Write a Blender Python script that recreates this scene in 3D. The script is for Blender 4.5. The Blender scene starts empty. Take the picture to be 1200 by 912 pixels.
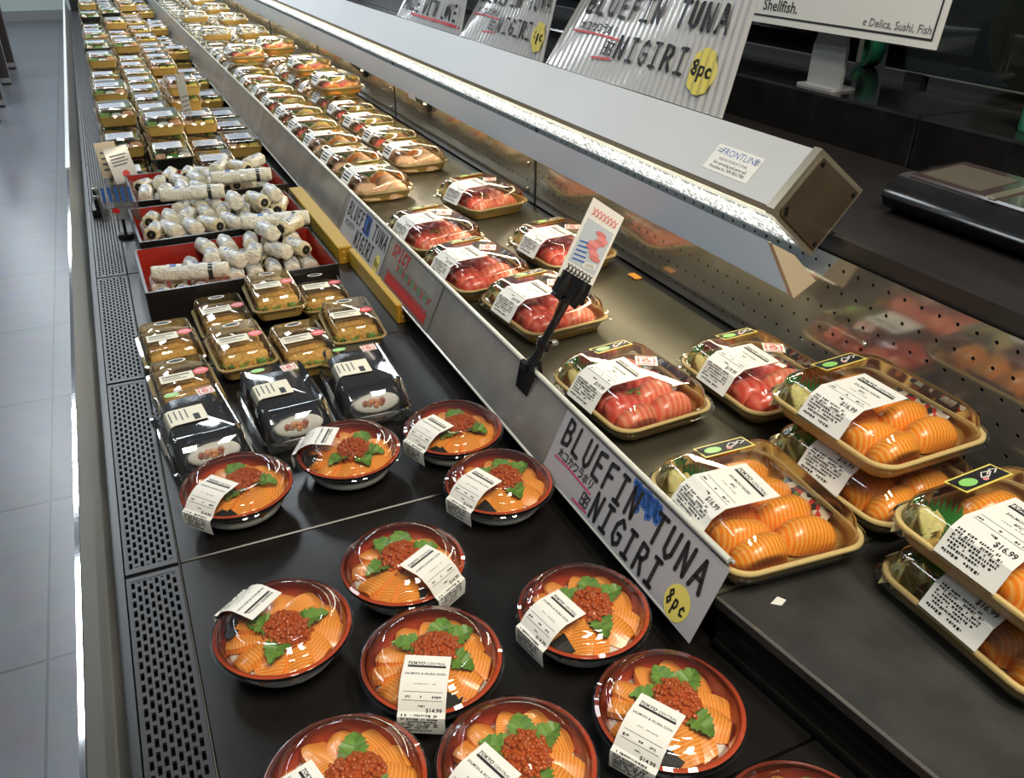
import bpy, math, random
from math import sin, cos, pi, radians, sqrt
from mathutils import Vector, Matrix

SC = bpy.context.scene
COL = SC.collection

# ------------------------------------------------------------------ camera
YAW, PITCH, ROLL = radians(25.2), radians(29.4), radians(.55)
fwd = Vector((sin(YAW) * cos(PITCH), cos(YAW) * cos(PITCH), -sin(PITCH)))
rgt = Vector((cos(YAW), -sin(YAW), 0))
upv = rgt.cross(fwd)
r2 = cos(ROLL) * rgt + sin(ROLL) * upv
u2 = -sin(ROLL) * rgt + cos(ROLL) * upv
cam = bpy.data.cameras.new('camera')
cam.sensor_width = 36.0
cam.lens = 987.0 / 1200.0 * 36.0
cam.clip_start = .02
cam.clip_end = 60
co = bpy.data.objects.new('camera', cam)
COL.objects.link(co)
M = Matrix((r2, u2, -fwd)).transposed().to_4x4()
M.translation = (0, 0, .764)
co.matrix_world = M
SC.camera = co

# ------------------------------------------------------------------ light
SC.view_settings.view_transform = 'Standard'
SC.view_settings.look = 'None'
SC.view_settings.gamma = 1
SC.view_settings.use_curve_mapping = False
SC.view_settings.exposure = 0.0
w = bpy.data.worlds.new('world')
SC.world = w
w.use_nodes = True
bg = w.node_tree.nodes['Background']
bg.inputs[0].default_value = (.62, .72, .82, 1)
bg.inputs[1].default_value = .15
try:
    SC.cycles.transparent_max_bounces = 24
    SC.cycles.max_bounces = 8
    SC.cycles.sample_clamp_indirect = 4
    SC.cycles.caustics_reflective = False
    SC.cycles.caustics_refractive = False
except Exception:
    pass


def area(name, loc, aim, sx, sy, power, color, spread=None):
    l = bpy.data.lights.new(name, 'AREA')
    l.shape = 'RECTANGLE'
    l.size, l.size_y, l.energy, l.color = sx, sy, power, color
    if spread:
        l.spread = spread
    o = bpy.data.objects.new(name, l)
    COL.objects.link(o)
    z = -(Vector(aim)).normalized()
    y = Vector((0, 1, 0))
    x = y.cross(z).normalized()
    y = z.cross(x)
    m = Matrix((x, y, z)).transposed().to_4x4()
    m.translation = loc
    o.matrix_world = m
    return o


LED_W, LOW_W, CEIL_W, NEAR_W = 25, 9, 17, 40
# upper canopy lens and the lower light bar, both running the whole case
area('canopy_lamp', (.893, 4.7, .354), (-.70, 0, -.70), .03, 7.5, LED_W, (1, .86, .62))
area('light_bar_lamp', (.963, 4.7, .236), (-.35, 0, -.9), .02, 7.5, LOW_W, (1, .82, .48))
# the store's ceiling troffers
for x, y in ((-1.5, 2.6), (-.7, 3.6), (-.6, 5.4), (.8, 5.6), (-1.0, 7.6), (.3, 7.8), (-.6, 10.0), (-1.3, 12.5)):
    k = 1.0 if y < 5 else 2.5
    area('ceiling_troffer_lamp', (x, y, 2.55), (0, 0, -1), .32, 1.2, CEIL_W * k, (.86, .94, 1))

for x, y in ((.10, -.55), (.85, -.45)):
    area('ceiling_troffer_lamp', (x, y, 2.45), (.05, .25, -1), .32, .9, NEAR_W, (1, .91, .74))

# ------------------------------------------------------------------ materials
MATS = {}


def setp(b, k, v):
    if k in b.inputs:
        b.inputs[k].default_value = v


def mat(name, col, rough=.5, metal=0, spec=.5, coat=0, trans=0, sss=0, emit=None, es=0, noise=None, bump=None):
    m = bpy.data.materials.new(name)
    m.use_nodes = True
    nt = m.node_tree
    b = nt.nodes['Principled BSDF']
    c = (*col, 1)
    setp(b, 'Base Color', c)
    setp(b, 'Roughness', rough)
    setp(b, 'Metallic', metal)
    setp(b, 'Specular IOR Level', spec)
    setp(b, 'Coat Weight', coat)
    setp(b, 'Coat Roughness', .06)
    if sss:
        setp(b, 'Subsurface Weight', sss)
        setp(b, 'Subsurface Radius', (.01, .004, .002))
        setp(b, 'Subsurface Scale', .6)
    if emit:
        setp(b, 'Emission Color', (*emit, 1))
        setp(b, 'Emission Strength', es)
    if noise:   # (scale, second colour, detail, lo, hi)
        tc = nt.nodes.new('ShaderNodeTexCoord')
        n = nt.nodes.new('ShaderNodeTexNoise')
        n.inputs['Scale'].default_value = noise[0]
        n.inputs['Detail'].default_value = noise[2]
        r = nt.nodes.new('ShaderNodeValToRGB')
        r.color_ramp.elements[0].position = noise[3]
        r.color_ramp.elements[1].position = noise[4]
        r.color_ramp.elements[0].color = c
        r.color_ramp.elements[1].color = (*noise[1], 1)
        nt.links.new(tc.outputs['Object'], n.inputs['Vector'])
        nt.links.new(n.outputs['Fac'], r.inputs['Fac'])
        nt.links.new(r.outputs['Color'], b.inputs['Base Color'])
    if bump:    # (scale, strength, distance)
        tc = nt.nodes.new('ShaderNodeTexCoord')
        n = nt.nodes.new('ShaderNodeTexNoise')
        n.inputs['Scale'].default_value = bump[0]
        n.inputs['Detail'].default_value = 4
        bp = nt.nodes.new('ShaderNodeBump')
        bp.inputs['Strength'].default_value = bump[1]
        bp.inputs['Distance'].default_value = bump[2]
        nt.links.new(tc.outputs['Object'], n.inputs['Vector'])
        nt.links.new(n.outputs['Fac'], bp.inputs['Height'])
        nt.links.new(bp.outputs['Normal'], b.inputs['Normal'])
    MATS[name] = m
    return m


def stripes(name, base, line, period, dist, width, rough=.3, sss=.15, axis='X', dark=None, soft=.1):
    """fish flesh: thin pale fat lines across warm flesh"""
    m = mat(name, base, rough, sss=sss, coat=.25)
    nt = m.node_tree
    b = nt.nodes['Principled BSDF']
    tc = nt.nodes.new('ShaderNodeTexCoord')
    wv = nt.nodes.new('ShaderNodeTexWave')
    wv.wave_type = 'BANDS'
    wv.bands_direction = axis
    wv.inputs['Scale'].default_value = 2 * pi / (20 * period)
    wv.inputs['Distortion'].default_value = dist
    wv.inputs['Detail'].default_value = 2
    wv.inputs['Detail Scale'].default_value = .35
    r = nt.nodes.new('ShaderNodeValToRGB')
    r.color_ramp.elements[0].position = 1 - width - soft
    r.color_ramp.elements[0].color = (*base, 1)
    r.color_ramp.elements[1].position = 1 - width
    r.color_ramp.elements[1].color = (*line, 1)
    if dark:
        e = r.color_ramp.elements.new(.15)
        e.color = (*dark, 1)
    nt.links.new(tc.outputs['Object'], wv.inputs['Vector'])
    nt.links.new(wv.outputs['Fac'], r.inputs['Fac'])
    nt.links.new(r.outputs['Color'], b.inputs['Base Color'])
    return m


def clear(name, tint, ior=1.46, rough=.04, gain=1.0, haze=0.0):
    m = bpy.data.materials.new(name)
    m.use_nodes = True
    nt = m.node_tree
    nt.nodes.clear()
    out = nt.nodes.new('ShaderNodeOutputMaterial')
    t = nt.nodes.new('ShaderNodeBsdfTransparent')
    t.inputs[0].default_value = (*tint, 1)
    g = nt.nodes.new('ShaderNodeBsdfGlossy')
    g.inputs['Color'].default_value = (1, 1, 1, 1)
    g.inputs['Roughness'].default_value = rough
    f = nt.nodes.new('ShaderNodeFresnel')
    f.inputs['IOR'].default_value = ior
    mu = nt.nodes.new('ShaderNodeMath')
    mu.operation = 'MULTIPLY'
    mu.use_clamp = True
    mu.inputs[1].default_value = gain
    mx = nt.nodes.new('ShaderNodeMixShader')
    L = nt.links.new
    L(f.outputs[0], mu.inputs[0])
    L(mu.outputs[0], mx.inputs[0])
    first = t.outputs[0]
    if haze:
        d = nt.nodes.new('ShaderNodeBsdfDiffuse')
        d.inputs[0].default_value = (.8, .8, .8, 1)
        mh = nt.nodes.new('ShaderNodeMixShader')
        mh.inputs[0].default_value = haze
        L(t.outputs[0], mh.inputs[1])
        L(d.outputs[0], mh.inputs[2])
        first = mh.outputs[0]
    L(first, mx.inputs[1])
    L(g.outputs[0], mx.inputs[2])
    L(mx.outputs[0], out.inputs[0])
    MATS[name] = m
    return m


# setting
mat('deck', (.009, .008, .0075), .30, spec=.45, noise=(9, (.017, .0155, .013), 6, .35, .8), bump=(60, .03, .002))
mat('near_shelf', (.034, .034, .033), .36, spec=.5, noise=(14, (.06, .06, .055), 7, .4, .8), bump=(40, .05, .002))
mat('shelf_steel', (.066, .063, .044), .28, metal=.4, noise=(7, (.115, .108, .078), 6, .35, .75))
mat('steel', (.33, .32, .29), .11, metal=.72, noise=(9, (.43, .415, .38), 5, .3, .8), bump=(14, .02, .002))
mat('black', (.008, .008, .008), .35)
mat('black_gloss', (.010, .010, .011), .12, noise=(16, (.022, .02, .02), 5, .4, .8))
mat('counter', (.020, .017, .017), .34, noise=(6, (.028, .024, .023), 5, .3, .8))
mat('grille', (.018, .017, .019), .40)
mat('void', (.003, .003, .003), .9, spec=.1)
mat('trim_brown', (.22, .19, .14), .4, metal=.5)
mat('trim_white', (.72, .74, .74), .25)
mat('case_grey', (.30, .31, .31), .4)
mat('hood', (.49, .50, .50), .42, noise=(3, (.56, .565, .56), 4, .3, .8))
mat('hood_trim', (.36, .32, .24), .3, metal=.6)
mat('cap_brown', (.060, .043, .027), .25, noise=(12, (.085, .062, .040), 4, .3, .8))
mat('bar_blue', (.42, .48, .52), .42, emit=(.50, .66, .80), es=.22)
mat('tan', (.70, .58, .40), .45)
mat('rail_grey', (.20, .20, .195), .24, metal=.3, noise=(9, (.30, .30, .29), 5, .35, .75))
mat('rail_clear', (.55, .56, .50), .12, noise=(20, (.66, .67, .6), 3, .3, .8))
mat('yellow_wood', (.62, .38, .03), .4)
mat('yellow_end', (.50, .25, .02), .45)
mat('wall_pale', (.62, .70, .66), .5)
mat('wall_dark', (.012, .012, .013), .5)
mat('rack_dark', (.05, .035, .032), .3)
mat('rack_metal', (.5, .5, .5), .3, metal=.8)
# food and packaging
mat('tray_gold', (.66, .43, .12), .36, coat=.2)
mat('tray_rim', (.82, .62, .27), .36, coat=.2)
mat('gold_base', (.55, .36, .10), .33, coat=.3)
mat('tray_black', (.012, .012, .012), .3)
mat('paper', (.80, .79, .74), .55)
mat('paper_cream', (.78, .75, .60), .55)
mat('card_white', (.38, .38, .41), .45)
mat('ink', (.012, .012, .014), .6)
mat('ink_grey', (.13, .13, .14), .6)
mat('red_ink', (.62, .03, .03), .5)
mat('magenta_ink', (.55, .05, .17), .5)
mat('blue_ink', (.045, .14, .46), .5)
mat('card_blue', (.52, .58, .64), .4)
mat('red_pale', (.66, .20, .19), .5)
mat('pink_ink', (.80, .28, .28), .5)
mat('green_ink', (.10, .28, .12), .5)
mat('yellow_ink', (.72, .62, .14), .5)
mat('sticker_green', (.28, .62, .16), .4)
mat('sticker_red', (.72, .05, .05), .4)
mat('border_yellow', (.78, .66, .14), .4)
mat('bowl_black', (.006, .006, .006), .45, spec=.15)
mat('bowl_red', (.47, .070, .026), .24, coat=.4)
mat('bowl_rim', (.56, .075, .028), .22, coat=.5)
mat('rice', (.80, .78, .70), .5, bump=(400, .5, .003))
mat('roe', (.54, .095, .011), .10, coat=.6, sss=.2)
mat('nori', (.010, .012, .010), .45, bump=(300, .3, .002))
mat('nori_sheet', (.012, .014, .022), .22, bump=(120, .2, .002))
mat('leaf', (.085, .21, .025), .45, noise=(60, (.19, .36, .06), 3, .3, .7))
mat('baran', (.03, .25, .035), .35)
mat('ginger', (.74, .66, .27), .4, sss=.2, bump=(90, .5, .004))
mat('katsu', (.68, .33, .055), .6, noise=(110, (.86, .53, .14), 5, .35, .7), bump=(170, .9, .005))
mat('salad', (.14, .32, .05), .5, noise=(80, (.30, .44, .10), 3, .3, .7), bump=(90, .6, .006))
mat('filling', (.36, .08, .05), .5, noise=(120, (.55, .35, .2), 3, .4, .6))
mat('prawn', (.72, .27, .10), .4, noise=(60, (.85, .62, .45), 3, .4, .65))
mat('egg', (.80, .55, .08), .45)
mat('white_fish', (.86, .50, .27), .35, sss=.2, noise=(40, (.90, .66, .44), 3, .35, .7))
mat('squid', (.82, .80, .72), .35)
mat('cucumber', (.09, .28, .05), .4)
mat('wrap', (.56, .53, .42), .32, coat=.3, noise=(45, (.72, .69, .58), 4, .3, .7), bump=(70, .9, .010))
mat('wrap_gold', (.52, .44, .26), .32, coat=.3, noise=(45, (.66, .58, .38), 4, .3, .7), bump=(70, .9, .010))
mat('wrap_label', (.70, .70, .66), .35, noise=(120, (.50, .52, .52), 2, .52, .60))
mat('lacquer_red', (.33, .022, .012), .28)
mat('lacquer_black', (.012, .010, .010), .28)
mat('clip_black', (.010, .010, .011), .18)
mat('acrylic', (.50, .50, .50), .25, coat=.4)
mat('tape_green', (.03, .28, .14), .3)
mat('beige', (.50, .42, .28), .6)
mat('dispenser_top', (.07, .048, .048), .22, coat=.5)
mat('crumb', (.70, .30, .04), .5)
stripes('salmon', (.95, .31, .018), (.96, .47, .10), .0046, 2.6, .08, soft=.40, dark=(.93, .265, .012))
stripes('salmon_bowl', (.93, .31, .030), (.95, .46, .13), .0042, 4.0, .04, axis='X', soft=.40, dark=(.91, .27, .022))
stripes('tuna', (.76, .105, .070), (.82, .18, .12), .0130, 4.5, .08, soft=.6, dark=(.70, .08, .055))
stripes('fatty_tuna', (.84, .20, .11), (.89, .32, .19), .0090, 4.5, .08, soft=.6, dark=(.80, .16, .09))
clear('lid', (.965, .97, .96), 1.48, .035, 1.15, haze=.006)
clear('clamshell', (.94, .95, .965), 1.5, .04, 1.25, haze=.02)
clear('glass', (.86, .92, .90), 1.5, .02, 1.0)
clear('case_glass', (.70, .74, .72), 1.5, .38, .55, haze=.06)
clear('glass_edge', (.45, .70, .62), 1.5, .05, 1.0, haze=.2)
clear('wrap_film', (.95, .95, .96), 1.5, .08, 1.2, haze=.12)


def packet_mat():
    m = mat('packet', (.7, .65, .55), .3, coat=.3)
    nt = m.node_tree
    tc = nt.nodes.new('ShaderNodeTexCoord')
    n = nt.nodes.new('ShaderNodeTexVoronoi')
    n.inputs['Scale'].default_value = 130
    r = nt.nodes.new('ShaderNodeValToRGB')
    r.color_ramp.interpolation = 'CONSTANT'
    cols = [(.03, .03, .03), (.70, .64, .50), (.55, .05, .04), (.75, .70, .55), (.10, .30, .08), (.04, .04, .04)]
    while len(r.color_ramp.elements) < len(cols):
        r.color_ramp.elements.new(.5)
    for i, c in enumerate(cols):
        r.color_ramp.elements[i].position = i / len(cols)
        r.color_ramp.elements[i].color = (*c, 1)
    sp = nt.nodes.new('ShaderNodeSeparateColor')
    nt.links.new(tc.outputs['Object'], n.inputs['Vector'])
    nt.links.new(n.outputs['Color'], sp.inputs['Color'])
    nt.links.new(sp.outputs[0], r.inputs['Fac'])
    nt.links.new(r.outputs['Color'], nt.nodes['Principled BSDF'].inputs['Base Color'])


packet_mat()


def led_mat(name, col, lo, hi, scale):
    """prismatic lamp lens: bright beads in a darker net"""
    m = bpy.data.materials.new(name)
    m.use_nodes = True
    nt = m.node_tree
    b = nt.nodes['Principled BSDF']
    tc = nt.nodes.new('ShaderNodeTexCoord')
    v = nt.nodes.new('ShaderNodeTexVoronoi')
    v.inputs['Scale'].default_value = scale
    mr = nt.nodes.new('ShaderNodeMapRange')
    mr.inputs['From Min'].default_value = .25
    mr.inputs['From Max'].default_value = .6
    mr.inputs['To Min'].default_value = hi
    mr.inputs['To Max'].default_value = lo
    nt.links.new(tc.outputs['Object'], v.inputs['Vector'])
    nt.links.new(v.outputs['Distance'], mr.inputs['Value'])
    nt.links.new(mr.outputs[0], b.inputs['Emission Strength'])
    b.inputs['Emission Color'].default_value = (*col, 1)
    b.inputs['Base Color'].default_value = (.3, .3, .3, 1)
    MATS[name] = m


led_mat('led_lens', (1, .97, .92), .08, 1.8, 130)
led_mat('bar_lens', (1, .88, .62), 1.2, 2.2, 120)


def tile_mat():
    m = mat('tiles', (.30, .305, .325), .22, spec=.6)
    nt = m.node_tree
    b = nt.nodes['Principled BSDF']
    tc = nt.nodes.new('ShaderNodeTexCoord')
    mp = nt.nodes.new('ShaderNodeMapping')
    mp.inputs['Location'].default_value = (.34, -.341, 0)
    br = nt.nodes.new('ShaderNodeTexBrick')
    br.offset = 0
    br.inputs['Color1'].default_value = (.165, .170, .195, 1)
    br.inputs['Color2'].default_value = (.190, .196, .225, 1)
    br.inputs['Mortar'].default_value = (.06, .06, .065, 1)
    br.inputs['Scale'].default_value = 1
    br.inputs['Mortar Size'].default_value = .003
    br.inputs['Brick Width'].default_value = .6
    br.inputs['Row Height'].default_value = .6
    n = nt.nodes.new('ShaderNodeTexNoise')
    n.inputs['Scale'].default_value = 14
    n.inputs['Detail'].default_value = 7
    mix = nt.nodes.new('ShaderNodeMix')
    mix.data_type = 'RGBA'
    mix.blend_type = 'MULTIPLY'
    mix.inputs[0].default_value = .5
    L = nt.links.new
    L(tc.outputs['Object'], mp.inputs[0])
    L(mp.outputs[0], br.inputs['Vector'])
    L(tc.outputs['Object'], n.inputs['Vector'])
    L(br.outputs['Color'], mix.inputs[6])
    L(n.outputs['Color'], mix.inputs[7])
    L(mix.outputs[2], b.inputs['Base Color'])
    bp = nt.nodes.new('ShaderNodeBump')
    bp.inputs['Strength'].default_value = .15
    bp.inputs['Distance'].default_value = .003
    L(n.outputs['Fac'], bp.inputs['Height'])
    L(bp.outputs['Normal'], b.inputs['Normal'])
    setp(b, 'Roughness', .3)


tile_mat()


# ------------------------------------------------------------------ mesh helpers
class MB:
    def __init__(s):
        s.v, s.f, s.m = [], [], []

    def add(s, vs, fs, mi=0, T=None):
        k = len(s.v)
        for p in vs:
            p = Vector(p)
            s.v.append(T @ p if T else p)
        for f in fs:
            s.f.append([i + k for i in f])
            s.m.append(mi)

    def loft(s, rings, cap0=True, cap1=True, mi=0, T=None, mis=None):
        n = len(rings[0])
        vs = [p for r in rings for p in r]
        k = len(s.v)
        for p in vs:
            p = Vector(p)
            s.v.append(T @ p if T else p)
        for i in range(len(rings) - 1):
            for j in range(n):
                a, b = k + i * n + j, k + i * n + (j + 1) % n
                s.f.append([a, b, b + n, a + n])
                s.m.append(mis[i] if mis else mi)
        if cap0:
            s.f.append([k + j for j in range(n)][::-1])
            s.m.append(mis[0] if mis else mi)
        if cap1:
            s.f.append([k + (len(rings) - 1) * n + j for j in range(n)])
            s.m.append(mis[-1] if mis else mi)

    def lathe(s, prof, n=48, mi=0, mis=None, cap0=False, cap1=False, T=None):
        s.loft([[(r * cos(2 * pi * j / n), r * sin(2 * pi * j / n), z) for j in range(n)] for r, z in prof], cap0, cap1, mi, T, mis)

    def box(s, x0, x1, y0, y1, z0, z1, mi=0, bev=.0, T=None):
        if bev:
            b = bev
            s.loft([rr2(x0 + b, x1 - b, y0 + b, y1 - b, b, z0), rr2(x0, x1, y0, y1, b, z0 + b), rr2(x0, x1, y0, y1, b, z1 - b), rr2(x0 + b, x1 - b, y0 + b, y1 - b, b, z1)], mi=mi, T=T)
        else:
            s.add([(x, y, z) for z in (z0, z1) for y in (y0, y1) for x in (x0, x1)],
                  [(0, 2, 3, 1), (4, 5, 7, 6), (0, 1, 5, 4), (2, 6, 7, 3), (0, 4, 6, 2), (1, 3, 7, 5)], mi, T)

    def tube(s, pts, r, n=8, mi=0, T=None, cap=True):
        pts = [Vector(p) for p in pts]
        rs = r if isinstance(r, (list, tuple)) else [r] * len(pts)
        rings = []
        ref = Vector((.13, .21, 1)).normalized()
        for i, p in enumerate(pts):
            d = (pts[min(i + 1, len(pts) - 1)] - pts[max(i - 1, 0)]).normalized()
            if abs(d.dot(ref)) > .95:
                ref = Vector((1, .1, 0)).normalized()
            a = d.cross(ref).normalized()
            b = d.cross(a)
            rings.append([p + rs[i] * (cos(2 * pi * j / n) * a + sin(2 * pi * j / n) * b) for j in range(n)])
        s.loft(rings, cap, cap, mi, T)

    def ribbon(s, line, wd, mp, mi=0, lift=0):
        P = [Vector((p[0], p[1], 0)) for p in line]
        Q = P[:1]
        for a, b in zip(P, P[1:]):
            k = max(1, min(8, int((b - a).length / max(wd, 1e-5) / .8)))
            Q += [a + (b - a) * (j + 1) / k for j in range(k)]
        for a, b in zip(Q, Q[1:]):
            d = (b - a)
            if d.length < 1e-9:
                continue
            nrm = Vector((-d.y, d.x, 0)).normalized() * wd / 2
            q = [a - nrm, b - nrm, b + nrm, a + nrm]
            s.add([mp(t.x, t.y, lift) for t in q], [(0, 1, 2, 3)], mi)
        for p in P:
            s.add([mp(p.x + wd / 2 * cos(pi * j / 4), p.y + wd / 2 * sin(pi * j / 4), lift) for j in range(8)], [tuple(range(8))], mi)

    def quad(s, u0, u1, v0, v1, mp, mi=0, lift=0, nu=1, nv=1):
        vs = [mp(u0 + (u1 - u0) * i / nu, v0 + (v1 - v0) * j / nv, lift) for j in range(nv + 1) for i in range(nu + 1)]
        fs = [(j * (nu + 1) + i, j * (nu + 1) + i + 1, (j + 1) * (nu + 1) + i + 1, (j + 1) * (nu + 1) + i) for j in range(nv) for i in range(nu)]
        s.add(vs, fs, mi)

    def disc(s, u, v, ru, rv, mp, mi=0, lift=0, n=20):
        s.add([mp(u + ru * cos(2 * pi * j / n), v + rv * sin(2 * pi * j / n), lift) for j in range(n)], [tuple(range(n))], mi)

    def text(s, body, u, v, size, mp, mi=0, lift=0, bold=0., shear=0., align='LEFT'):
        vs, fs, wd = text_mesh(body, bold)
        off = {'LEFT': 0, 'CENTER': -wd / 2, 'RIGHT': -wd}[align]
        s.add([mp(u + (x + off + shear * y) * size, v - y * size, lift) for x, y in vs], fs, mi)

    def build(s, name, mats, parent=None, smooth=40, loc=None):
        me = bpy.data.meshes.new(name)
        me.from_pydata([tuple(p) for p in s.v], [], s.f)
        for m in (mats if isinstance(mats, (list, tuple)) else [mats]):
            me.materials.append(MATS[m])
        me.polygons.foreach_set('material_index', s.m)
        if smooth:
            me.polygons.foreach_set('use_smooth', [True] * len(s.f))
            me.set_sharp_from_angle(angle=radians(smooth))
        me.update()
        return put(name, me, parent, loc)


def put(name, me, parent=None, loc=None, rot=None, scale=None):
    o = bpy.data.objects.new(name, me)
    COL.objects.link(o)
    if parent:
        o.parent = parent
    if loc:
        o.location = loc
    if rot:
        o.rotation_euler = rot
    if scale:
        o.scale = scale
    return o


def temp_mesh(b, name, mt, smooth=40):
    o = b.build(name, mt, None, smooth=smooth)
    m = o.data
    bpy.data.objects.remove(o)
    return m


_tc = {}


def text_mesh(body, bold=0.):
    k = (body, bold)
    if k not in _tc:
        cu = bpy.data.curves.new('t', 'FONT')
        cu.body = body
        cu.size = 1
        cu.offset = bold
        cu.resolution_u = 2
        o = bpy.data.objects.new('t', cu)
        COL.objects.link(o)
        dg = bpy.context.evaluated_depsgraph_get()
        dg.update()
        me = o.evaluated_get(dg).to_mesh()
        vs = [(p.co.x, p.co.y) for p in me.vertices]
        fs = [tuple(p.vertices) for p in me.polygons]
        bpy.data.objects.remove(o)
        bpy.data.curves.remove(cu)
        _tc[k] = (vs, fs, max([x for x, y in vs] or [0]))
    return _tc[k]


def rr2(x0, x1, y0, y1, r, z, n=4):
    out = []
    for cx, cy, a0 in ((x1 - r, y1 - r, 0), (x0 + r, y1 - r, pi / 2), (x0 + r, y0 + r, pi), (x1 - r, y0 + r, 3 * pi / 2)):
        for i in range(n + 1):
            a = a0 + pi / 2 * i / n
            out.append((cx + r * cos(a), cy + r * sin(a), z))
    return out


def rr(wd, d, r, z, n=4, cx=0, cy=0):
    return rr2(cx - wd / 2, cx + wd / 2, cy - d / 2, cy + d / 2, r, z, n)


def thing(name, label, cat, loc=(0, 0, 0), rz=0, group=None):
    o = bpy.data.objects.new(name, None)
    o.empty_display_size = .03
    COL.objects.link(o)
    o.location = loc
    o.rotation_euler = (0, 0, rz)
    return tag(o, label, cat, group)


def tag(o, label, cat, group=None):
    o['label'] = label
    o['category'] = cat
    if group:
        o['group'] = group
    return o


def struct(o):
    o['kind'] = 'structure'
    return o


def dup(root, loc, rz=0, label=None, group=None, tilt=None):
    def rec(o, parent):
        c = o.copy()
        COL.objects.link(c)
        if parent:
            c.parent = parent
        for ch in KIDS.get(o.name, []):
            KIDS.setdefault(c.name, []).append(rec(ch, c))
        return c
    if root.name not in KIDS:
        index(root)
    c = rec(root, None)
    c.location = loc
    c.rotation_euler = (tilt[0], tilt[1], rz) if tilt else (0, 0, rz)
    if label:
        c['label'] = label
    if group:
        c['group'] = group
    return c


KIDS = {}


def index(o):
    KIDS[o.name] = list(o.children)
    for c in o.children:
        index(c)


class Proto:
    """first placement moves the original, later ones copy it"""
    def __init__(s, root):
        s.root, s.used = root, False
        index(root)

    def place(s, loc, rz, label, group=None, tilt=None):
        if not s.used:
            s.used = True
            o = s.root
            o.location = loc
            o.rotation_euler = (tilt[0], tilt[1], rz) if tilt else (0, 0, rz)
            o['label'] = label
            if group:
                o['group'] = group
            return o
        return dup(s.root, loc, rz, label, group, tilt)


ORD = ['first', 'second', 'third', 'fourth', 'fifth', 'sixth', 'seventh', 'eighth', 'ninth', 'tenth', 'eleventh', 'twelfth', 'thirteenth',
       'fourteenth', 'fifteenth', 'sixteenth', 'seventeenth', 'eighteenth', 'nineteenth', 'twentieth', 'twenty-first', 'twenty-second',
       'twenty-third', 'twenty-fourth', 'twenty-fifth', 'twenty-sixth', 'twenty-seventh', 'twenty-eighth']

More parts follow.
